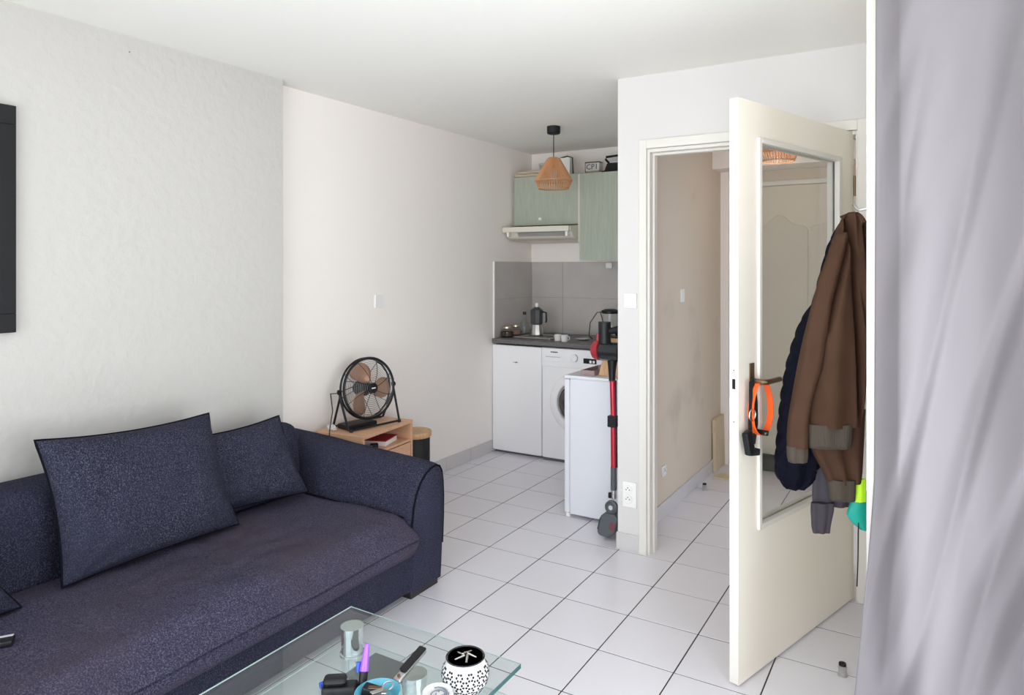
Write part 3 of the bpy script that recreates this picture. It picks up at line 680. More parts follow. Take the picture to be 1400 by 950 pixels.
for x in (-0.96, -0.43): bx('visor_bracket', x-0.01, x+0.01, 2.005, 2.03, 1.705, 1.742, 'whitepl', hd, 0.002)
tag(bx('thermostat', -0.300, -0.245, 2.452, 2.483, 1.455, 1.500, 'whitepl', bevel=0.004), 'small white box on the tiles under the tall green cabinet', 'switch box')

# on the worktop
def T2(n, x, y, label, cat, z=0.900, **k): return T(n, (x, y, z), label, cat, **k)
hb = T2('hotplate', -0.72, 2.12, 'flat steel hotplate with pale rim set on the worktop under the moka pot', 'hotplate')
MB().box(-0.165, 0.165, -0.145, 0.145, 0.001, 0.010).build('plate', 'steel', hb, bevel=0.003); 
for x, y in ((-0.07, 0.05), (0.07, -0.04)): MB().lathe([(0.06, 0.010), (0.06, 0.016), (0.05, 0.017)], 28, TR(x, y, 0)).build('burner', 'greypl', hb, smooth=True)
mk = T2('moka_pot', -0.745, 2.10, 'dark grey and steel moka coffee pot standing on the hotplate', 'moka pot', 0.918)
MB().lathe([(0.040, 0), (0.043, 0.004), (0.037, 0.060), (0.034, 0.070)], 10).build('boiler', 'steel', mk, smooth=True, ang=20)
MB().lathe([(0.034, 0.070), (0.040, 0.078), (0.042, 0.160), (0.040, 0.166), (0.018, 0.182), (0.012, 0.184)], 10).build('upper_pot', 'potgrey', mk, smooth=True, ang=20)
MB().lathe([(0.007, 0.184), (0.011, 0.194), (0.011, 0.208), (0.006, 0.212)], 14).build('lid_knob', 'whitepl', mk, smooth=True)
MB().tube([(0.036, 0, 0.155), (0.070, 0, 0.150), (0.072, 0, 0.10), (0.068, 0, 0.085)], 0.006, 8).build('handle', 'black', mk, smooth=True)
for (x, y, hd_) in ((-0.460, 1.925, False), (-0.392, 1.905, True)):
    cp = T2('espresso_cup', x, y, 'white espresso cup on the worktop edge, %s of the pair' % ('right with handle showing' if hd_ else 'left'), 'cup', group='espresso cups on the worktop')
    MB().lathe([(0.020, 0), (0.024, 0.003), (0.029, 0.052), (0.0275, 0.052), (0.022, 0.006), (0.001, 0.005)], 24).build('cup_body', 'ceramic', cp, smooth=True)
    a = 0 if hd_ else 1.4
    MB().tube([(math.cos(a)*r_, math.sin(a)*r_, z_) for r_, z_ in ((0.026, 0.042), (0.040, 0.042), (0.043, 0.030), (0.036, 0.018), (0.023, 0.018))], 0.003, 6).build('cup_handle', 'ceramic', cp, smooth=True)
for (x, y, s_, m_, lb) in ((-0.965, 2.00, 1.15, 'coffee', 'glass jar of dark coffee with gold lid at the left end of the worktop'), (-0.985, 2.17, 1.0, 'spice', 'smaller glass jar of brown spice behind the coffee jar')):
    j = T2('storage_jar', x, y, lb, 'jar')
    MB().lathe([(0.040*s_, 0), (0.047*s_, 0.008), (0.048*s_, 0.045), (0.030*s_, 0.066), (0.030*s_, 0.072)], 24).build('glass_body', 'jarglass', j, smooth=True)
    MB().lathe([(0.036*s_, 0.004), (0.043*s_, 0.010), (0.043*s_, 0.043), (0.02*s_, 0.048)], 24).build('contents', m_, j, smooth=True)
    MB().lathe([(0.033*s_, 0.072), (0.033*s_, 0.084), (0.030*s_, 0.086)], 24).build('lid', 'gold', j, smooth=True)
bt = T2('glass_bottle', -0.955, 2.26, 'clear glass bottle with black cap behind the jars', 'bottle')
MB().lathe([(0.034, 0), (0.036, 0.006), (0.036, 0.10), (0.012, 0.135), (0.011, 0.170)], 20).build('glass_body', 'jarglass', bt, smooth=True)
MB().lathe([(0.014, 0.165), (0.014, 0.188), (0.012, 0.190)], 16).build('cap', 'black', bt, smooth=True)
sc = T2('saucer', -0.335, 2.10, 'small grey dish lying on the worktop left of the kettle', 'saucer')
MB().lathe([(0.03, 0), (0.055, 0.010), (0.055, 0.012), (0.03, 0.004), (0.001, 0.003)], 24).build('dish', 'lightgrey', sc, smooth=True)
kt = T2('kettle', -0.155, 2.22, 'glass kettle with black lid and cord behind the vacuum cleaner', 'kettle')
MB().lathe([(0.075, 0), (0.080, 0.012), (0.080, 0.030)], 28).build('base', 'black', kt, smooth=True)
MB().lathe([(0.070, 0.030), (0.072, 0.05), (0.064, 0.18), (0.062, 0.205)], 28).build('glass_body', 'jarglass', kt, smooth=True)
MB().lathe([(0.064, 0.205), (0.072, 0.212), (0.072, 0.226), (0.040, 0.238), (0.001, 0.240)], 28).build('lid', 'black', kt, smooth=True)
MB().tube([(0.062, 0.01, 0.222), (0.11, 0.02, 0.215), (0.115, 0.02, 0.10), (0.07, 0.01, 0.04)], 0.012, 8, flat=0.6).build('handle', 'black', kt, smooth=True)
MB().tube([(-0.06, -0.02, 0.215), (-0.10, -0.03, 0.21), (-0.15, -0.05, 0.13), (-0.155, -0.06, 0.03), (-0.12, -0.07, 0.006)], 0.0035, 6).build('cord', 'black', kt, smooth=True)
MB().tube([(-0.065, -0.04, 0.21), (-0.02, -0.08, 0.12), (0.03, -0.085, 0.04)], 0.0035, 6).build('cord', 'black', kt, smooth=True)
cr = T2('wooden_box', -0.055, 2.02, 'flat wooden box on the worktop behind the vacuum cleaner', 'box')
MB().box(-0.09, 0.11, -0.09, 0.09, 0, 0.045).build('body', 'wood', cr, bevel=0.003); MB().box(-0.09, 0.11, -0.092, 0.092, 0.046, 0.052).build('lid', 'black', cr, bevel=0.002)
mf = T2('frying_pan', -0.03, 2.03, 'black pan handle lying on the wooden box on the worktop', 'pan', 0.952)
MB().lathe([(0.05, 0.002), (0.07, 0.032), (0.073, 0.034), (0.066, 0.028), (0.05, 0.006), (0.001, 0.005)], 28, TR(0.05, 0.02, 0)).build('bowl', 'black', mf, smooth=True)
MB().tube([(-0.01, 0, 0.032), (-0.06, -0.02, 0.040), (-0.11, -0.035, 0.030)], [0.012, 0.015, 0.011], 8, flat=0.6).build('handle', 'black', mf, smooth=True)

# on the wall cabinets
mk.scale = (1.22, 1.22, 1.22)
CT = 2.203
fc = T2('folded_cloth', -0.905, 2.27, 'folded beige cloths piled at the left end of the wall cabinets', 'cloth', CT)
softbox(-0.09, 0.16, -0.11, 0.11, 0.001, 0.028, 0.013, 14, lambda p, n: Vector((p[0], p[1], p[2]+0.006*N(p, 14)))).build('lower_fold', 'cloth', fc, smooth=True)
softbox(-0.07, 0.15, -0.10, 0.10, 0.028, 0.055, 0.013, 14, lambda p, n: Vector((p[0], p[1], p[2]+0.007*N(p, 12, 4)))).build('upper_fold', 'cloth', fc, smooth=True)
gb = T2("glass_dish", -0.80, 2.40, 'clear glass dish behind the folded cloths on the cabinets', 'dish', CT)
MB().lathe([(0.06, 0), (0.065, 0.01), (0.085, 0.13), (0.081, 0.13), (0.06, 0.014), (0.001, 0.012)], 24).build('bowl', 'jarglass', gb, smooth=True)
wb = T2('white_box', -0.575, 2.285, 'white box with blue print on the cabinets behind the hanging lamp', 'box', CT)
MB().box(-0.055, 0.055, -0.045, 0.045, 0, 0.145).build('carton', 'whitepl', wb, bevel=0.002)
MB().lathe([(0.018, 0), (0.018, 0.0006)], 20, TR(-0.012, -0.0455, 0.065) @ R('X', 90)).build('print_patch', 'blue', wb)
MB().tube([(-0.05, -0.02, 0.147), (0.02, -0.02, 0.160), (0.068, -0.02, 0.145), (0.072, -0.02, 0.01), (0.10, -0.03, 0.004), (0.17, -0.04, 0.004)], 0.005, 6).build('wire', 'black', wb, smooth=True)
tn = T2('storage_tin', -0.352, 2.34, 'small cream tin with dark letters on the cabinets, right of the white box', 'tin', 2.196)
MB().lathe([(0.085, 0), (0.088, 0.004), (0.060, 0.034), (0.060, 0.036)], 28).build('foot_dish', 'cloth', tn, smooth=True)
MB().box(-0.062, 0.062, -0.035, 0.035, 0.036, 0.105).build('tin_body', 'ceramic', tn, bevel=0.006)
MB().box(-0.064, 0.064, -0.037, 0.037, 0.105, 0.113).build('tin_rim', 'bronze', tn, bevel=0.002)
MB().box(-0.064, -0.057, -0.0365, 0.0365, 0.033, 0.105).build('tin_edge', 'bronze', tn, bevel=0.002)
text('lettering', 'CP1', 0.062, 'mblack', tn, TR(0.0, -0.0355, 0.070) @ R('X', 90))
ir = T2('iron', -0.165, 2.32, 'black clothes iron standing on the right-hand cabinet by the wall', 'iron', 2.196)
MB().prism([(-0.09, 0.0), (0.12, 0.0), (0.12, 0.085), (-0.045, 0.085), (-0.065, 0.03), (-0.09, 0.028)], -0.05, 0.05, 'y').build('body', 'black', ir, bevel=0.008)
MB().tube([(-0.035, 0, 0.080), (-0.075, 0, 0.125), (-0.070, 0, 0.142), (0.09, 0, 0.150), (0.10, 0, 0.085)], 0.009, 8).build('handle', 'black', ir, smooth=True)
MB().box(-0.03, 0.08, -0.03, 0.03, 0.086, 0.105).build('water_tank', 'lightgrey', ir, bevel=0.006)

# ------------------------------------------------------------------ pendant lamps
def pendant(x, y, ztop, label, drop):
    o = T('pendant_lamp', (x, y, HC), label, 'lamp', group='rattan pendant lamps')
    MB().lathe([(0.040, -0.052), (0.046, -0.048), (0.046, 0.0), (0.04, 0.0)], 28).build('ceiling_cup', 'mblack', o, smooth=True)
    zt = -drop                                                    # top of the shade
    MB().tube([(0, 0, -0.05), (0, 0, zt-0.03)], 0.0035, 6).build('cord', 'mblack', o, smooth=True)
    prof = [(0.034, zt), (0.045, zt-0.008), (0.126, zt-0.150), (0.128, zt-0.160), (0.104, zt-0.212)]
    sh = MB(); n = 84
    for k in range(n):
        a = 2*PI*k/n
        sh.tube([(r*math.cos(a+0.02*math.sin(k*7)), r*math.sin(a), z) for r, z in prof[:4]], 0.0032, 4)
    for k in range(n):
        if k % 2 == 0:
            a = 2*PI*k/n
            sh.tube([(0.127*math.cos(a), 0.127*math.sin(a), zt-0.156), (0.104*math.cos(a+0.03), 0.104*math.sin(a+0.03), zt-0.212)], 0.0032, 4)
    s1 = sh.build('shade', 'rattan', o, smooth=True); s1['kind'] = 'stuff'
    for r, z in (prof[0], prof[3], prof[4]):
        MB().tube([(r*math.cos(2*PI*k/40), r*math.sin(2*PI*k/40), z) for k in range(40)], 0.004, 6, True).build('shade_hoop', 'rattan', o, smooth=True)
    MB().lathe([(0.016, zt-0.07), (0.018, zt-0.03), (0.010, zt-0.02)], 16).build('lamp_holder', 'mblack', o, smooth=True)
    MB().lathe([(0.002, zt-0.145), (0.020, zt-0.135), (0.029, zt-0.112), (0.022, zt-0.085), (0.014, zt-0.07)], 20).build('bulb', 'ceramic', o, smooth=True)
    return o
pendant(-0.278, 1.521, 0, 'rattan pendant lamp hanging on a short black cord in the kitchen', 0.221)
pendant(1.134, 1.978, 0, 'rattan pendant lamp in the hall, seen through the glazed door', 0.078)
hl = bpy.data.lights.new('hall_fill', 'POINT'); hl.energy = 1.0; hl.color = (1, 0.9, 0.78); hl.shadow_soft_size = 0.05  # fill added inside the unlit hall shade to brighten the hall
ho = bpy.data.objects.new('hall_fill', hl); ho.location = (1.134, 1.978, 2.18); C.objects.link(ho)

# ------------------------------------------------------------------ stick vacuum hung on the partition
vc = T('stick_vacuum', (0.515, 0.73, 0), 'red and black cordless stick vacuum cleaner upright against the doorway partition', 'vacuum cleaner')
VX, VY = 0.515, 0.73
def v(nm, mb, m, **k): return mb.build(nm, m, vc, w=True, **k)
v('tube', MB().tube([(VX+0.004, VY, 0.385), (VX+0.002, VY, 0.60)], 0.0155, 14), 'red', smooth=True)
v('tube', MB().tube([(VX+0.002, VY, 0.665), (VX-0.004, VY, 0.855)], 0.0155, 14), 'red', smooth=True)
v('tube_rail', MB().tube([(VX+0.022, VY, 0.385), (VX+0.016, VY, 0.855)], 0.005, 8), 'black', smooth=True)
v('clip', MB().box(VX-0.026, VX+0.024, VY-0.02, VY+0.022, 0.602, 0.663), 'black', bevel=0.004)
v('lower_tube', MB().tube([(VX+0.004, VY, 0.262), (VX+0.004, VY, 0.385)], 0.017, 12), 'slate', smooth=True)
v('steel_collar', MB().tube([(VX+0.004, VY, 0.215), (VX+0.004, VY, 0.264)], 0.014, 12), 'steel', smooth=True)
v('release_button', MB().box(VX-0.026, VX-0.010, VY-0.01, VY+0.01, 0.215, 0.245), 'black', bevel=0.004)
v('swivel_wheel', MB().lathe([(0.034, 0), (0.036, 0.004), (0.036, 0.020), (0.028, 0.024), (0.022, 0.018), (0.008, 0.020)], 24, TR(VX+0.004, VY-0.018, 0.178) @ R('X', 90)), 'slate', smooth=True)
v('wheel_hub', MB().lathe([(0.012, 0), (0.012, 0.004)], 16, TR(VX+0.004, VY-0.040, 0.178) @ R('X', 90)), 'lightgrey', smooth=True)
hdm = TR(VX-0.004, VY, 0.085) @ R('Y', 14)
v('floor_head', MB().prism([(-0.055, -0.060), (-0.042, -0.075), (0.010, -0.070), (0.045, -0.030), (0.045, 0.055), (0.018, 0.070), (-0.042, 0.050), (-0.056, 0.030)], -0.055, 0.06, 'y', hdm), 'slate', bevel=0.012, seg=3)
v('roller_window', MB().box(0.008, 0.040, -0.058, -0.0545, -0.018, 0.022, hdm), 'rollerred', bevel=0.003)
v('bumper', MB().box(-0.060, -0.048, -0.05, 0.055, -0.050, 0.020, hdm), 'black', bevel=0.005)
v('neck', MB().tube([(VX-0.006, VY, 0.850), (VX-0.006, VY, 0.90), (VX-0.004, VY, 0.985)], [0.017, 0.020, 0.030], 14), 'black', smooth=True)
v('motor_body', MB().lathe([(0.046, -0.07), (0.052, -0.06), (0.052, 0.045), (0.040, 0.052)], 28, TR(VX-0.005, VY, 1.008) @ R('Y', 90)), 'darkglass', smooth=True)
v('filter_cap', MB().lathe([(0.030, -0.118), (0.048, -0.105), (0.055, -0.088), (0.055, -0.072), (0.048, -0.068)], 28, TR(VX-0.005, VY, 1.012) @ R('Y', 90)), 'redpl', smooth=True)
v('red_spine', MB().box(VX-0.094, VX-0.078, VY-0.018, VY+0.018, 1.045, 1.105), 'redpl', bevel=0.005)
v('battery_handle', MB().tube([(VX-0.050, VY, 1.052), (VX-0.050, VY, 1.168)], 0.034, 16), 'black', smooth=True)
v('trigger_grip', MB().tube([(VX-0.018, VY, 1.118), (VX+0.020, VY, 1.128), (VX+0.062, VY, 1.145)], [0.018, 0.019, 0.016], 10), 'black', smooth=True)
v('suction_mouth', MB().tube([(VX+0.04, VY, 1.008), (VX+0.068, VY, 1.008)], 0.030, 16), 'black', smooth=True)
v('wall_mount', MB().box(VX+0.045, 0.5895, VY-0.015, VY+0.015, 1.05, 1.13), 'black', bevel=0.003)

# ------------------------------------------------------------------ small things in the hall and doorway
tag(MB().box(0, 0.022, 0, 0.24, 0, 0.373, TR(0.652, 2.195, 0) @ R('Y', -1.2)).build('plank', 'board', bevel=0.001), 'pale wooden board leaning on the hall wall in the corner', 'board')
tag(MB().box(-0.045, 0.05, -0.06, 0.06, 0, 0.012, TR(0.745, 2.11, 0) @ R('Z', -12)).build('board_offcut', 'board', bevel=0.001), 'small flat offcut lying on the hall floor before the leaning board', 'offcut')
def stopper(x, y, label, h):
    o = T('door_stopper', (x, y, 0), label, 'door stopper')
    MB().lathe([(0.017, 0), (0.017, 0.006), (0.0135, 0.008), (0.0135, h-0.012), (0.015, h-0.010), (0.015, h)], 20).build('post', 'steel', o, smooth=True)
    MB().lathe([(0.0125, h), (0.0125, h+0.008), (0.010, h+0.009)], 20).build('rubber_cap', 'black', o, smooth=True)
stopper(0.712, 1.775, 'steel door stopper on the hall floor beyond the doorway', 0.036)
stopper(1.730, -0.010, 'steel door stopper on the floor between open door and curtain', 0.036)
dm = T('draft_excluder', (1.25, 2.44, 0), 'dark navy draft excluder on the floor against the closet door in the hall', 'draft excluder')
softbox(-0.42, 0.35, -0.045, 0.035, 0.001, 0.115, 0.035, 40, lambda p, n: Vector((p[0], p[1], p[2]+0.006*N(p, 9)))).build('tube_cover', 'navy', dm, smooth=True)

# ------------------------------------------------------------------ coats on the right wall (local x = along the view of the pile, y away)
co = (1.779, -0.192, 0); crz = -0.5268*-1
crz = 0.5268
CM = Matrix.Translation(co) @ Matrix.Rotation(crz, 4, 'Z')
def loft(secs, folds=0, amp=0.0, n=48, seed=0, quilt=None, grooves=()):
    """secs: (z, x_left, x_right, y_centre, half_depth) from top to bottom; returns a closed smooth cloth volume"""
    mb = MB(); Z = []
    rows = []
    for i in range(len(secs)-1):
        a, b = secs[i], secs[i+1]; k = max(1, int(abs(a[0]-b[0])/0.012))
        for j in range(k):
            t = j/k; rows.append([a[q]+(b[q]-a[q])*t for q in range(5)])
    rows.append(list(secs[-1]))
    # smooth the rails a little
    for _ in range(2):
        rows = [rows[0]] + [[rows[i][0]] + [(rows[i-1][q]+2*rows[i][q]+rows[i+1][q])/4 for q in range(1, 5)] for i in range(1, len(rows)-1)] + [rows[-1]]
    vs = []
    for (z, xl, xr, yc, hy) in rows:
        cx, hx = (xl+xr)/2, (xr-xl)/2
        for k in range(n):
            a = 2*PI*k/n; ca, sa = math.cos(a), math.sin(a)
            ex = abs(ca)**0.8*(1 if ca > 0 else -1); ey = abs(sa)**0.8*(1 if sa > 0 else -1)
            f = 1.0; px = cx+hx*ex; py = yc+hy*ey
            py += amp*sa*math.sin(folds*ex*PI+seed+1.5*z) * (1-ex*ex*0.5)
            py += 0.012*sa*N((px*3, z*1.2, seed), 3.2)
            if quilt: q = abs(math.sin((z*1.0+0.22*abs(ca-0.0))*PI/quilt)); q = q**0.6; px += 0.017*ca*(q-0.7); py += 0.022*sa*(q-0.7)
            for (gz0, gx0, gz1, gx1, gw, gd) in grooves:
                if sa < 0 and min(gz0, gz1)-0.02 < z < max(gz0, gz1)+0.02:
                    gx = gx0+(gx1-gx0)*(z-gz0)/(gz1-gz0); py += gd*math.exp(-((px-gx)/gw)**2)
            vs.append(Vector((px, py, z)))
    nr = len(rows)
    fs = [(i*n+k, i*n+(k+1) % n, (i+1)*n+(k+1) % n, (i+1)*n+k) for i in range(nr-1) for k in range(n)]
    fs += [tuple(range(n)), tuple((nr-1)*n+k for k in range(n))]
    return mb.add([CM @ q for q in vs], fs)
K = 0.0024365
def X(px): return (px-1165)*K
def Zp(py): return 1.47+(364.07-py)*K
ck = T('coat_hook', (1.849, -0.215, 1.655), 'coat hook on the partition wall holding the jackets', 'coat hook')
MB().tube([(0, 0, 0.01), (-0.05, 0, 0.0), (-0.065, 0, 0.02)], 0.005, 8).build('prong', 'steel', ck, smooth=True)
MB().box(-0.006, 0, -0.015, 0.015, -0.03, 0.03).build('base_plate', 'steel', ck, bevel=0.002)
jk = T('puffer_jacket', CM @ Vector((-0.15, 0.06, Zp(668))), 'dark navy quilted puffer jacket hanging under the brown jacket by the door', 'jacket')
loft([(1.6403, 0.0055, 0.0556, 0.065, 0.015), (1.6150, -0.0090, 0.0584, 0.065, 0.030), (1.5551, -0.0406, 0.0594, 0.070, 0.040), (1.4426, -0.0676, 0.0577, 0.080, 0.050), (1.3472, -0.0887, 0.0569, 0.085, 0.055), (1.2795, -0.1345, 0.0436, 0.085, 0.060), (1.2018, -0.1621, 0.0311, 0.085, 0.060), (1.1215, -0.1847, 0.0185, 0.085, 0.060), (1.0362, -0.1997, 0.0060, 0.085, 0.060), (0.8932, -0.2148, -0.0316, 0.085, 0.060), (0.7774, -0.2218, -0.0912, 0.085, 0.055), (0.7363, -0.2182, -0.0975, 0.085, 0.045), (0.7037, -0.1903, -0.1323, 0.085, 0.020)], 2, 0.008, 48, 2, quilt=0.055).build('quilted_shell', 'navy', jk, w=True, smooth=True, ang=80)
gg = T('charcoal_sweatshirt', CM @ Vector((-0.08, 0.02, Zp(729))), 'charcoal sweatshirt hanging lowest on the coat hook with one sleeve dangling', 'sweatshirt')
loft([(0.9821, -0.0991, 0.0403, 0.053, 0.012), (0.8828, -0.1020, 0.0449, 0.053, 0.015), (0.7849, -0.1093, 0.0396, 0.048, 0.018), (0.6856, -0.1143, 0.0371, 0.048, 0.018), (0.6529, -0.1126, 0.0278, 0.048, 0.014)], 3, 0.006, 40, 4).build('body', 'greyfab', gg, w=True, smooth=True, ang=80)
loft([(0.6722, -0.1243, -0.0480, 0.030, 0.020), (0.6428, -0.1270, -0.0482, 0.030, 0.022), (0.6130, -0.1219, -0.0578, 0.030, 0.020), (0.5885, -0.1257, -0.0604, 0.030, 0.021), (0.5707, -0.1189, -0.0622, 0.030, 0.016)], 2, 0.004, 32, 7).build('sleeve', 'greyfab', gg, w=True, smooth=True, ang=80)
bj = T('bomber_jacket', CM @ Vector((-0.06, -0.05, Zp(684))), 'brown olive bomber jacket with ribbed cuffs hanging over the other coats', 'jacket')
def bp(nm, m, r_, folds, amp, seed, n=48, grooves=()): return loft(r_, folds, amp, n, seed, grooves=grooves).build(nm, m, bj, w=True, smooth=True, ang=80)
bp('body', 'olive', [(1.6485, -0.0193, 0.0048, -0.020, 0.020), (1.6385, -0.0334, 0.0219, -0.020, 0.035), (1.5998, -0.0549, 0.0363, -0.022, 0.045), (1.5277, -0.0832, 0.0389, -0.025, 0.050), (1.4320, -0.1123, 0.0358, -0.030, 0.055), (1.3130, -0.1410, 0.0305, -0.035, 0.058), (1.1470, -0.1671, 0.0230, -0.040, 0.060), (1.0280, -0.1714, 0.0165, -0.040, 0.056), (0.9499, -0.1697, 0.0061, -0.045, 0.045)], 1.4, 0.010, 1.3, 130, ((1.60, -0.035, 1.28, -0.118, 0.009, 0.050), (1.62, -0.030, 0.96, -0.004, 0.008, 0.050), (1.58, 0.022, 1.15, 0.045, 0.008, 0.045), (1.50, -0.015, 1.30, 0.012, 0.008, 0.012)))
bp('hem_band', 'rib', [(0.9599, -0.1747, -0.0306, -0.062, 0.030), (0.9364, -0.1749, -0.0308, -0.062, 0.032), (0.8985, -0.1723, -0.0329, -0.062, 0.030), (0.8809, -0.1684, -0.0359, -0.060, 0.024)], 2, 0.004, 2)
bp('sleeve', 'olive', [(1.5792, -0.0745, -0.0413, -0.060, 0.012), (1.5268, -0.1017, -0.0545, -0.065, 0.022), (1.4325, -0.1376, -0.0811, -0.070, 0.028), (1.3502, -0.1610, -0.1034, -0.072, 0.030), (1.2351, -0.1895, -0.1201, -0.072, 0.032), (1.1502, -0.2054, -0.1313, -0.070, 0.034), (1.0561, -0.2230, -0.1619, -0.070, 0.034), (0.9755, -0.2374, -0.1749, -0.068, 0.032), (0.8995, -0.2423, -0.1739, -0.066, 0.030), (0.8827, -0.2395, -0.1758, -0.066, 0.026)], 1.0, 0.004, 5)
bp('cuff', 'rib', [(0.8897, -0.2417, -0.1757, -0.066, 0.025), (0.8615, -0.2420, -0.1735, -0.066, 0.027), (0.8375, -0.2367, -0.1777, -0.066, 0.022)], 2, 0.003, 5, 32)
bp('lower_sleeve', 'olive', [(0.9978, -0.1205, 0.0337, -0.020, 0.020), (0.9384, -0.1413, 0.0296, -0.020, 0.032), (0.8743, -0.1498, 0.0256, -0.022, 0.036), (0.8412, -0.1338, 0.0223, -0.024, 0.036), (0.7957, -0.1075, 0.0197, -0.025, 0.034), (0.7596, -0.0930, 0.0150, -0.026, 0.030)], 2.4, 0.010, 8)
bp('lower_cuff', 'rib', [(0.7727, -0.0945, -0.0058, -0.030, 0.028), (0.7417, -0.0924, -0.0061, -0.030, 0.030), (0.7028, -0.0868, -0.0077, -0.030, 0.024)], 2, 0.003, 9, 32)
MB().tube([CM @ Vector(q) for q in ((0.045, -0.080, 1.50), (0.047, -0.086, 1.35), (0.044, -0.093, 1.15), (0.040, -0.09, 1.0))], 0.003, 6).build('zip', 'mblack', bj, w=True, smooth=True)
nv = T('safety_vest', CM @ Vector((0.03, 0.0, Zp(687))), 'neon yellow fabric peeping out under the brown jacket beside the curtain', 'vest')
loft([(0.7708, -0.0054, 0.0306, -0.030, 0.008), (0.7302, -0.0045, 0.0303, -0.030, 0.010), (0.6961, -0.0075, 0.0309, -0.030, 0.006)], 1, 0.003, 24, 1).build('fold', 'neon', nv, w=True, smooth=True)
tb = T('teal_bag', CM @ Vector((0.03, 0.02, Zp(725))), 'teal fabric bag hanging below the coats at the curtain edge', 'bag')
loft([(0.7220, -0.0037, 0.0473, -0.005, 0.010), (0.6839, -0.0072, 0.0462, -0.006, 0.014), (0.6452, -0.0243, 0.0461, -0.006, 0.015), (0.6305, -0.0217, 0.0462, -0.006, 0.014), (0.5958, 0.0228, 0.0471, -0.006, 0.008)], 1, 0.003, 24, 1).build('pouch', 'teal', tb, w=True, smooth=True)
MB().tube([CM @ Vector((X(a), -0.02, Zp(b))) for a, b in ((1170, 688), (1169.5, 720), (1169, 760), (1167.5, 798))], 0.0022, 6).build('drawstring', 'mblack', tb, w=True, smooth=True)

# ------------------------------------------------------------------ orange collar and leash on the door handle
dc = T('dog_collar', world(door) @ Vector((0.098, -0.029, 0.872)), 'bright orange rubber collar loop hanging from the handle of the open door', 'collar', rz=rz+math.radians(-6))
ring = []
nn = 56; vs = []; fs = []
for k in range(nn):
    a = 2*PI*k/nn
    px_ = 0.056*math.cos(a)*(1-0.12*math.sin(a)); pz_ = 0.096+0.094*math.sin(a)
    nx_, nz_ = math.cos(a)/0.056, math.sin(a)/0.094; l_ = math.hypot(nx_, nz_); nx_, nz_ = nx_/l_, nz_/l_
    for (dy, dn) in ((-0.0125, 0), (0.0125, 0), (0.0125, 0.0035), (-0.0125, 0.0035)):
        vs.append(Vector((px_+nx_*dn, dy, pz_+nz_*dn)))
for k in range(nn):
    k2 = (k+1) % nn
    for j in range(4): fs.append((k*4+j, k*4+(j+1) % 4, k2*4+(j+1) % 4, k2*4+j))
MB().add(vs, fs).build('orange_band', 'orange', dc, bevel=0.001)
MB().box(-0.014, 0.016, -0.016, 0.016, -0.002, 0.016, TR(0.008, 0, 0) @ R('Y', 12)).build('buckle', 'black', dc, bevel=0.003)
MB().box(-0.006, 0.008, -0.0175, -0.0155, 0.003, 0.010, TR(0.008, 0, 0)).build('buckle_pin', 'steel', dc, bevel=0.001)
ls = T('dog_leash', world(door) @ Vector((0.040, -0.012, 0.822)), 'black strap with steel ring and plastic case hanging behind the orange collar', 'leash', rz=rz)
MB().tube([(0.0, -0.012, 0.245), (-0.004, -0.014, 0.19), (-0.006, -0.012, 0.10), (0.002, -0.010, 0.03)], 0.013, 8, flat=0.25, up=(1, 0, 0.01)).build('strap', 'mblack', ls, smooth=True)
MB().tube([(0.022, -0.006, 0.248), (0.045, -0.006, 0.17), (0.048, -0.006, 0.09), (0.030, -0.006, 0.02)], 0.011, 8, flat=0.25, up=(1, 0, 0.01)).build('strap', 'mblack', ls, smooth=True)
MB().tube([(-0.004+0.020*math.cos(2*PI*k/24), -0.020, 0.130+0.020*math.sin(2*PI*k/24)) for k in range(24)], 0.0025, 6, True).build('ring', 'steel', ls, smooth=True)
MB().box(-0.034, 0.004, -0.030, -0.006, 0.0, 0.085, TR(0, 0, 0.0) @ R('Y', -16)).build('plastic_case', 'black', ls, bevel=0.006)
MB().box(-0.026, 0.034, -0.030, -0.006, -0.012, 0.012, TR(0.0, 0, 0.0) @ R('Y', 8)).build('case_foot', 'mblack', ls, bevel=0.004)

# ------------------------------------------------------------------ curtain in front of the closet
cu = T('closet_curtain', (2.4, -0.64, 0), 'tall pale lilac curtain closing off the closet on the right', 'curtain')
vs = []; fs = []; nu, nv_ = 260, 70
for i in range(nu+1):
    t = i/nu
    for j in range(nv_+1):
        z = 0.02+(2.36-0.02)*j/nv_; h = 1-j/nv_
        xl = 1.876 - 0.075*max(0, (0.9-z)/0.9)**1.2 - 0.004*h; x = xl+(3.12-xl)*t
        s_ = x*1.0
        amp = 0.030+0.024*h
        y = -0.645 + amp*math.sin(s_*21+0.8*math.sin(z*1.3)+0.4*math.sin(s_*7)) + 0.018*math.sin(s_*9+1.1+z*0.8) + 0.010*N((s_*4+z*0.9, z*0.35, 0), 2.2, 4)*(0.5+h)
        ph = N((s_*6-z*1.6, z*0.6, 2), 1.1, 9); y += 0.030*(0.35+h)*max(0, 1-abs(ph)*4)
        if t < 0.05: y = y*(t/0.05)+(-0.60)*(1-t/0.05)
        y -= 0.06*h*h*(1-t)
        vs.append(Vector((x, y, z)))
fs = [(i*(nv_+1)+j, (i+1)*(nv_+1)+j, (i+1)*(nv_+1)+j+1, i*(nv_+1)+j+1) for i in range(nu) for j in range(nv_)]
o = MB().add(vs, fs).build('cloth_panel', 'curtain', cu, w=True, smooth=True, ang=180)
md = o.modifiers.new('s', 'SOLIDIFY'); md.thickness = 0.0012
MB().tube([(1.80, -0.645, 2.375), (3.195, -0.645, 2.375)], 0.011, 12).build('curtain_rod', 'steel', cu, w=True, smooth=True)

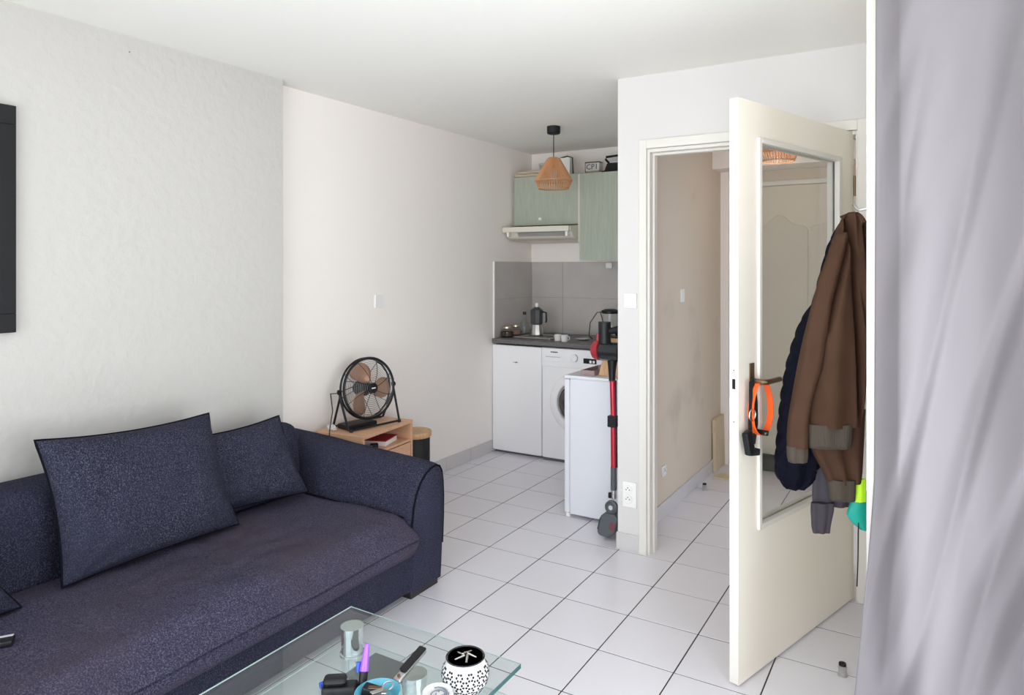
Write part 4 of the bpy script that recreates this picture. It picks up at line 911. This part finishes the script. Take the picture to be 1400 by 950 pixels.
# ------------------------------------------------------------------ glass coffee table
TX0, TX1, TY0, TY1 = 0.4425, 1.061, -2.25, -1.140
tbl = T('coffee_table', (0.75, -1.7, 0), 'two-tier glass coffee table with chrome legs in front of the sofa', 'table')
def sheet(nm, z0, z1, ins):
    a = bx(nm, TX0+ins, TX1-ins, TY0+ins, TY1-ins, z0, z1, 'tableglass', tbl)
    ed = MB()
    e_ = 0.0006
    ed.box(TX1-ins, TX1-ins+e_, TY0+ins, TY1-ins, z0, z1).box(TX0+ins, TX1-ins, TY0+ins-e_, TY0+ins, z0, z1)
    pe = MB().box(TX0+ins-e_, TX0+ins, TY0+ins, TY1-ins, z1-0.0035, z1).box(TX0+ins, TX1-ins, TY1-ins, TY1-ins+e_, z1-0.0025, z1); pe.build(nm.replace('glass_', '')+'_edge_glint', 'edgeglint', tbl, w=True)  # thin pale strips stand in for the bright edge highlights
    return a, ed
a, ed = sheet('glass_top', 0.398, 0.410, 0.0); ed.build('top_edge', 'glassedge', tbl, w=True)
a, ed = sheet('glass_shelf', 0.306, 0.314, 0.0); ed.build('shelf_edge', 'glassedge', tbl, w=True)
for x, y in ((0.512, -1.205), (0.83, -1.30), (0.512, -2.17), (0.99, -2.17)):
    lg = MB().tube([(x, y, 0.012), (x, y, 0.306)], 0.012, 16).build('leg', 'chrome', tbl, w=True, smooth=True)
    MB().lathe([(0.036, 0.3145), (0.036, 0.319), (0.0315, 0.321), (0.0315, 0.374), (0.034, 0.376), (0.034, 0.3975)], 32, world(tbl).inverted() @ TR(x, y, 0)).build('spacer', 'chrome', tbl, smooth=True)
    MB().lathe([(0.040, 0), (0.040, 0.008), (0.012, 0.014)], 24, world(tbl).inverted() @ TR(x, y, 0)).build('foot_disc', 'chrome', tbl, smooth=True)
tag(bx('notebook', 0.578, 0.735, -1.305, -1.175, 0.3145, 0.3215, 'slate', bevel=0.001), 'slate grey notebook lying on the lower glass shelf of the coffee table', 'notebook')

TZ = 0.4105
ash = T('ashtray', (0.997, -1.303, TZ), 'round white ashtray pot with black dot pattern and metal lid on the glass table', 'ashtray')
prof = [(0.034, 0), (0.044, 0.004), (0.056, 0.022), (0.060, 0.040), (0.057, 0.056), (0.049, 0.068), (0.048, 0.078), (0.050, 0.081)]
MB().lathe(prof, 40).build('pot', 'ceramic', ash, smooth=True)
MB().lathe([(0.0495, 0.081), (0.047, 0.083), (0.040, 0.078), (0.020, 0.070), (0.001, 0.069)], 36).build('metal_bowl', 'darkglass', ash, smooth=True)
for k in range(5):
    a = 2*PI*k/5+0.4; MB().tube([(0.028*math.cos(a), 0.028*math.sin(a), 0.079), (0.006*math.cos(a+1), 0.006*math.sin(a+1), 0.086)], 0.003, 6).build('cigarette_rest', 'steel', ash, smooth=True)
dots = MB()
def surf(z):
    for (r0, z0), (r1, z1) in zip(prof, prof[1:]):
        if z0 <= z <= z1: t = (z-z0)/(z1-z0); return r0+(r1-r0)*t, math.atan2(r0-r1, z1-z0)
    return 0.05, 0
for q, zc in enumerate((0.012, 0.027, 0.042, 0.057)):
    for k in range(13):
        ac = 2*PI*(k+0.5*(q % 2))/13
        for j in range(6):
            if True:
                a = ac+0.125*math.cos(j*PI/3); z = zc+0.0068*math.sin(j*PI/3)
                r, sl_ = surf(min(0.066, max(0.004, z)))
                dots.lathe([(0.0032, 0), (0.0032, 0.0007)], 6, R('Z', math.degrees(a)) @ TR(r-0.0002, 0, z) @ R('Y', 90-math.degrees(sl_)))
dt = dots.build('dot_pattern', 'black', ash); dt['kind'] = 'stuff'
bw = T('candle_bowl', (0.985, -1.400, TZ), 'small marbled white bowl with swirled wax left of the ashtray', 'bowl')
MB().lathe([(0.028, 0), (0.036, 0.006), (0.039, 0.030), (0.036, 0.040), (0.033, 0.037), (0.020, 0.034), (0.001, 0.036)], 32).build('bowl_body', 'ceramic', bw, smooth=True)
sw = MB()
for q in range(3):
    sw.tube([(0.004*q+0.0015*k*math.cos(0.38*k+q*2.1), 0.0015*k*math.sin(0.38*k+q*2.1), 0.0375-0.00005*k) for k in range(4, 19)], 0.0018, 5)
M['swirl'] = mat('swirl_grey', (0.22, 0.24, 0.28), 0.4)
sw.build('swirl', 'swirl', bw, smooth=True)
sp = MB()
for k in range(14):
    a = k*0.45; sp.lathe([(0.004, 0), (0.004, 0.0008)], 7, R('Z', math.degrees(a)) @ TR(0.0385, 0, 0.020+0.006*math.sin(k*2.3)) @ R('Y', 90))
sp.build('speckles', 'bronze', bw)
# dish of odds and ends
ds = T('trinket_dish', (0.845, -1.455, TZ), 'cyan dish holding a clutter of small tools at the bottom edge of the photo', 'dish')
MB().lathe([(0.030, 0), (0.04, 0.005), (0.056, 0.026), (0.054, 0.027), (0.038, 0.008), (0.001, 0.006)], 36).build('bowl', 'cyan', ds, smooth=True)
pk = T('folding_knife', (0.833, -1.325, TZ), 'silver folding tool with black grip resting on the edge of the cyan dish', 'knife', rz=math.radians(88), ry=math.radians(-16))
MB().box(-0.045, 0.065, -0.012, 0.012, 0.013, 0.022).build('silver_body', 'steel', pk, bevel=0.004)
MB().box(-0.018, 0.066, -0.012, 0.012, 0.022, 0.029).build('grip', 'black', pk, bevel=0.006)
MB().lathe([(0.004, 0), (0.004, 0.004)], 12, TR(-0.033, 0, 0.022)).build('rivet', 'bronze', pk)
pn = T('purple_marker', (0.775, -1.435, TZ+0.004), 'purple cone-shaped marker standing up out of the clutter on the glass table', 'marker', rz=0)
MB().tube([(0, 0, 0.0), (-0.004, 0.010, 0.035)], 0.011, 12).build('base', 'black', pn, smooth=True)
MB().tube([(-0.004, 0.010, 0.035), (-0.008, 0.020, 0.062), (-0.012, 0.030, 0.092)], [0.0115, 0.009, 0.0055], 14).build('cone', 'purple', pn, smooth=True)
MB().tube([(-0.020, 0.006, 0.030), (-0.022, 0.010, 0.052)], 0.006, 10).build('blue_clip', 'blue', pn, smooth=True)
cs = T('glasses_case', (0.735, -1.475, TZ), 'small black case on the glass table left of the purple marker', 'case', rz=math.radians(35))
MB().box(-0.04, 0.045, -0.02, 0.02, 0, 0.022).build('lower_half', 'black', cs, bevel=0.006); MB().box(-0.038, 0.02, -0.018, 0.018, 0.022, 0.042).build('upper_half', 'black', cs, bevel=0.010)
tag(MB().tube([(0.685, -1.49, TZ+0.009), (0.700, -1.455, TZ+0.011)], 0.008, 12).build('lighter', 'blue', smooth=True), 'blue lighter on the glass table at the left end of the clutter', 'lighter')
kr = T('key_ring', (0.862, -1.438, TZ+0.030), 'steel key ring lying in the cyan dish', 'key ring')
MB().tube([(0.013*math.cos(2*PI*k/24), 0.013*math.sin(2*PI*k/24)*0.9, 0.006+0.004*math.sin(2*PI*k/24)) for k in range(24)], 0.0022, 6, True).build('ring', 'steel', kr, smooth=True)
for k in range(3):
    MB().box(0.012, 0.048, -0.006, 0.006, 0.001, 0.0035, R('Z', -150+45*k) @ R('Y', -8*k)).build('key', 'steel' if k else 'bronze', kr, bevel=0.001)
for (x, y, r_, m_, lb) in ((0.825, -1.455, 20, 'black', 'black rectangular gadget in the cyan dish, left one'), (0.872, -1.478, -30, 'slate', 'dark grey gadget in the cyan dish, right one')):
    tag(MB().box(-0.024, 0.024, -0.014, 0.014, 0, 0.022, TR(x, y, TZ+0.010) @ R('Z', r_) @ R('Y', 10)).build('gadget', m_, bevel=0.004), lb, 'gadget')
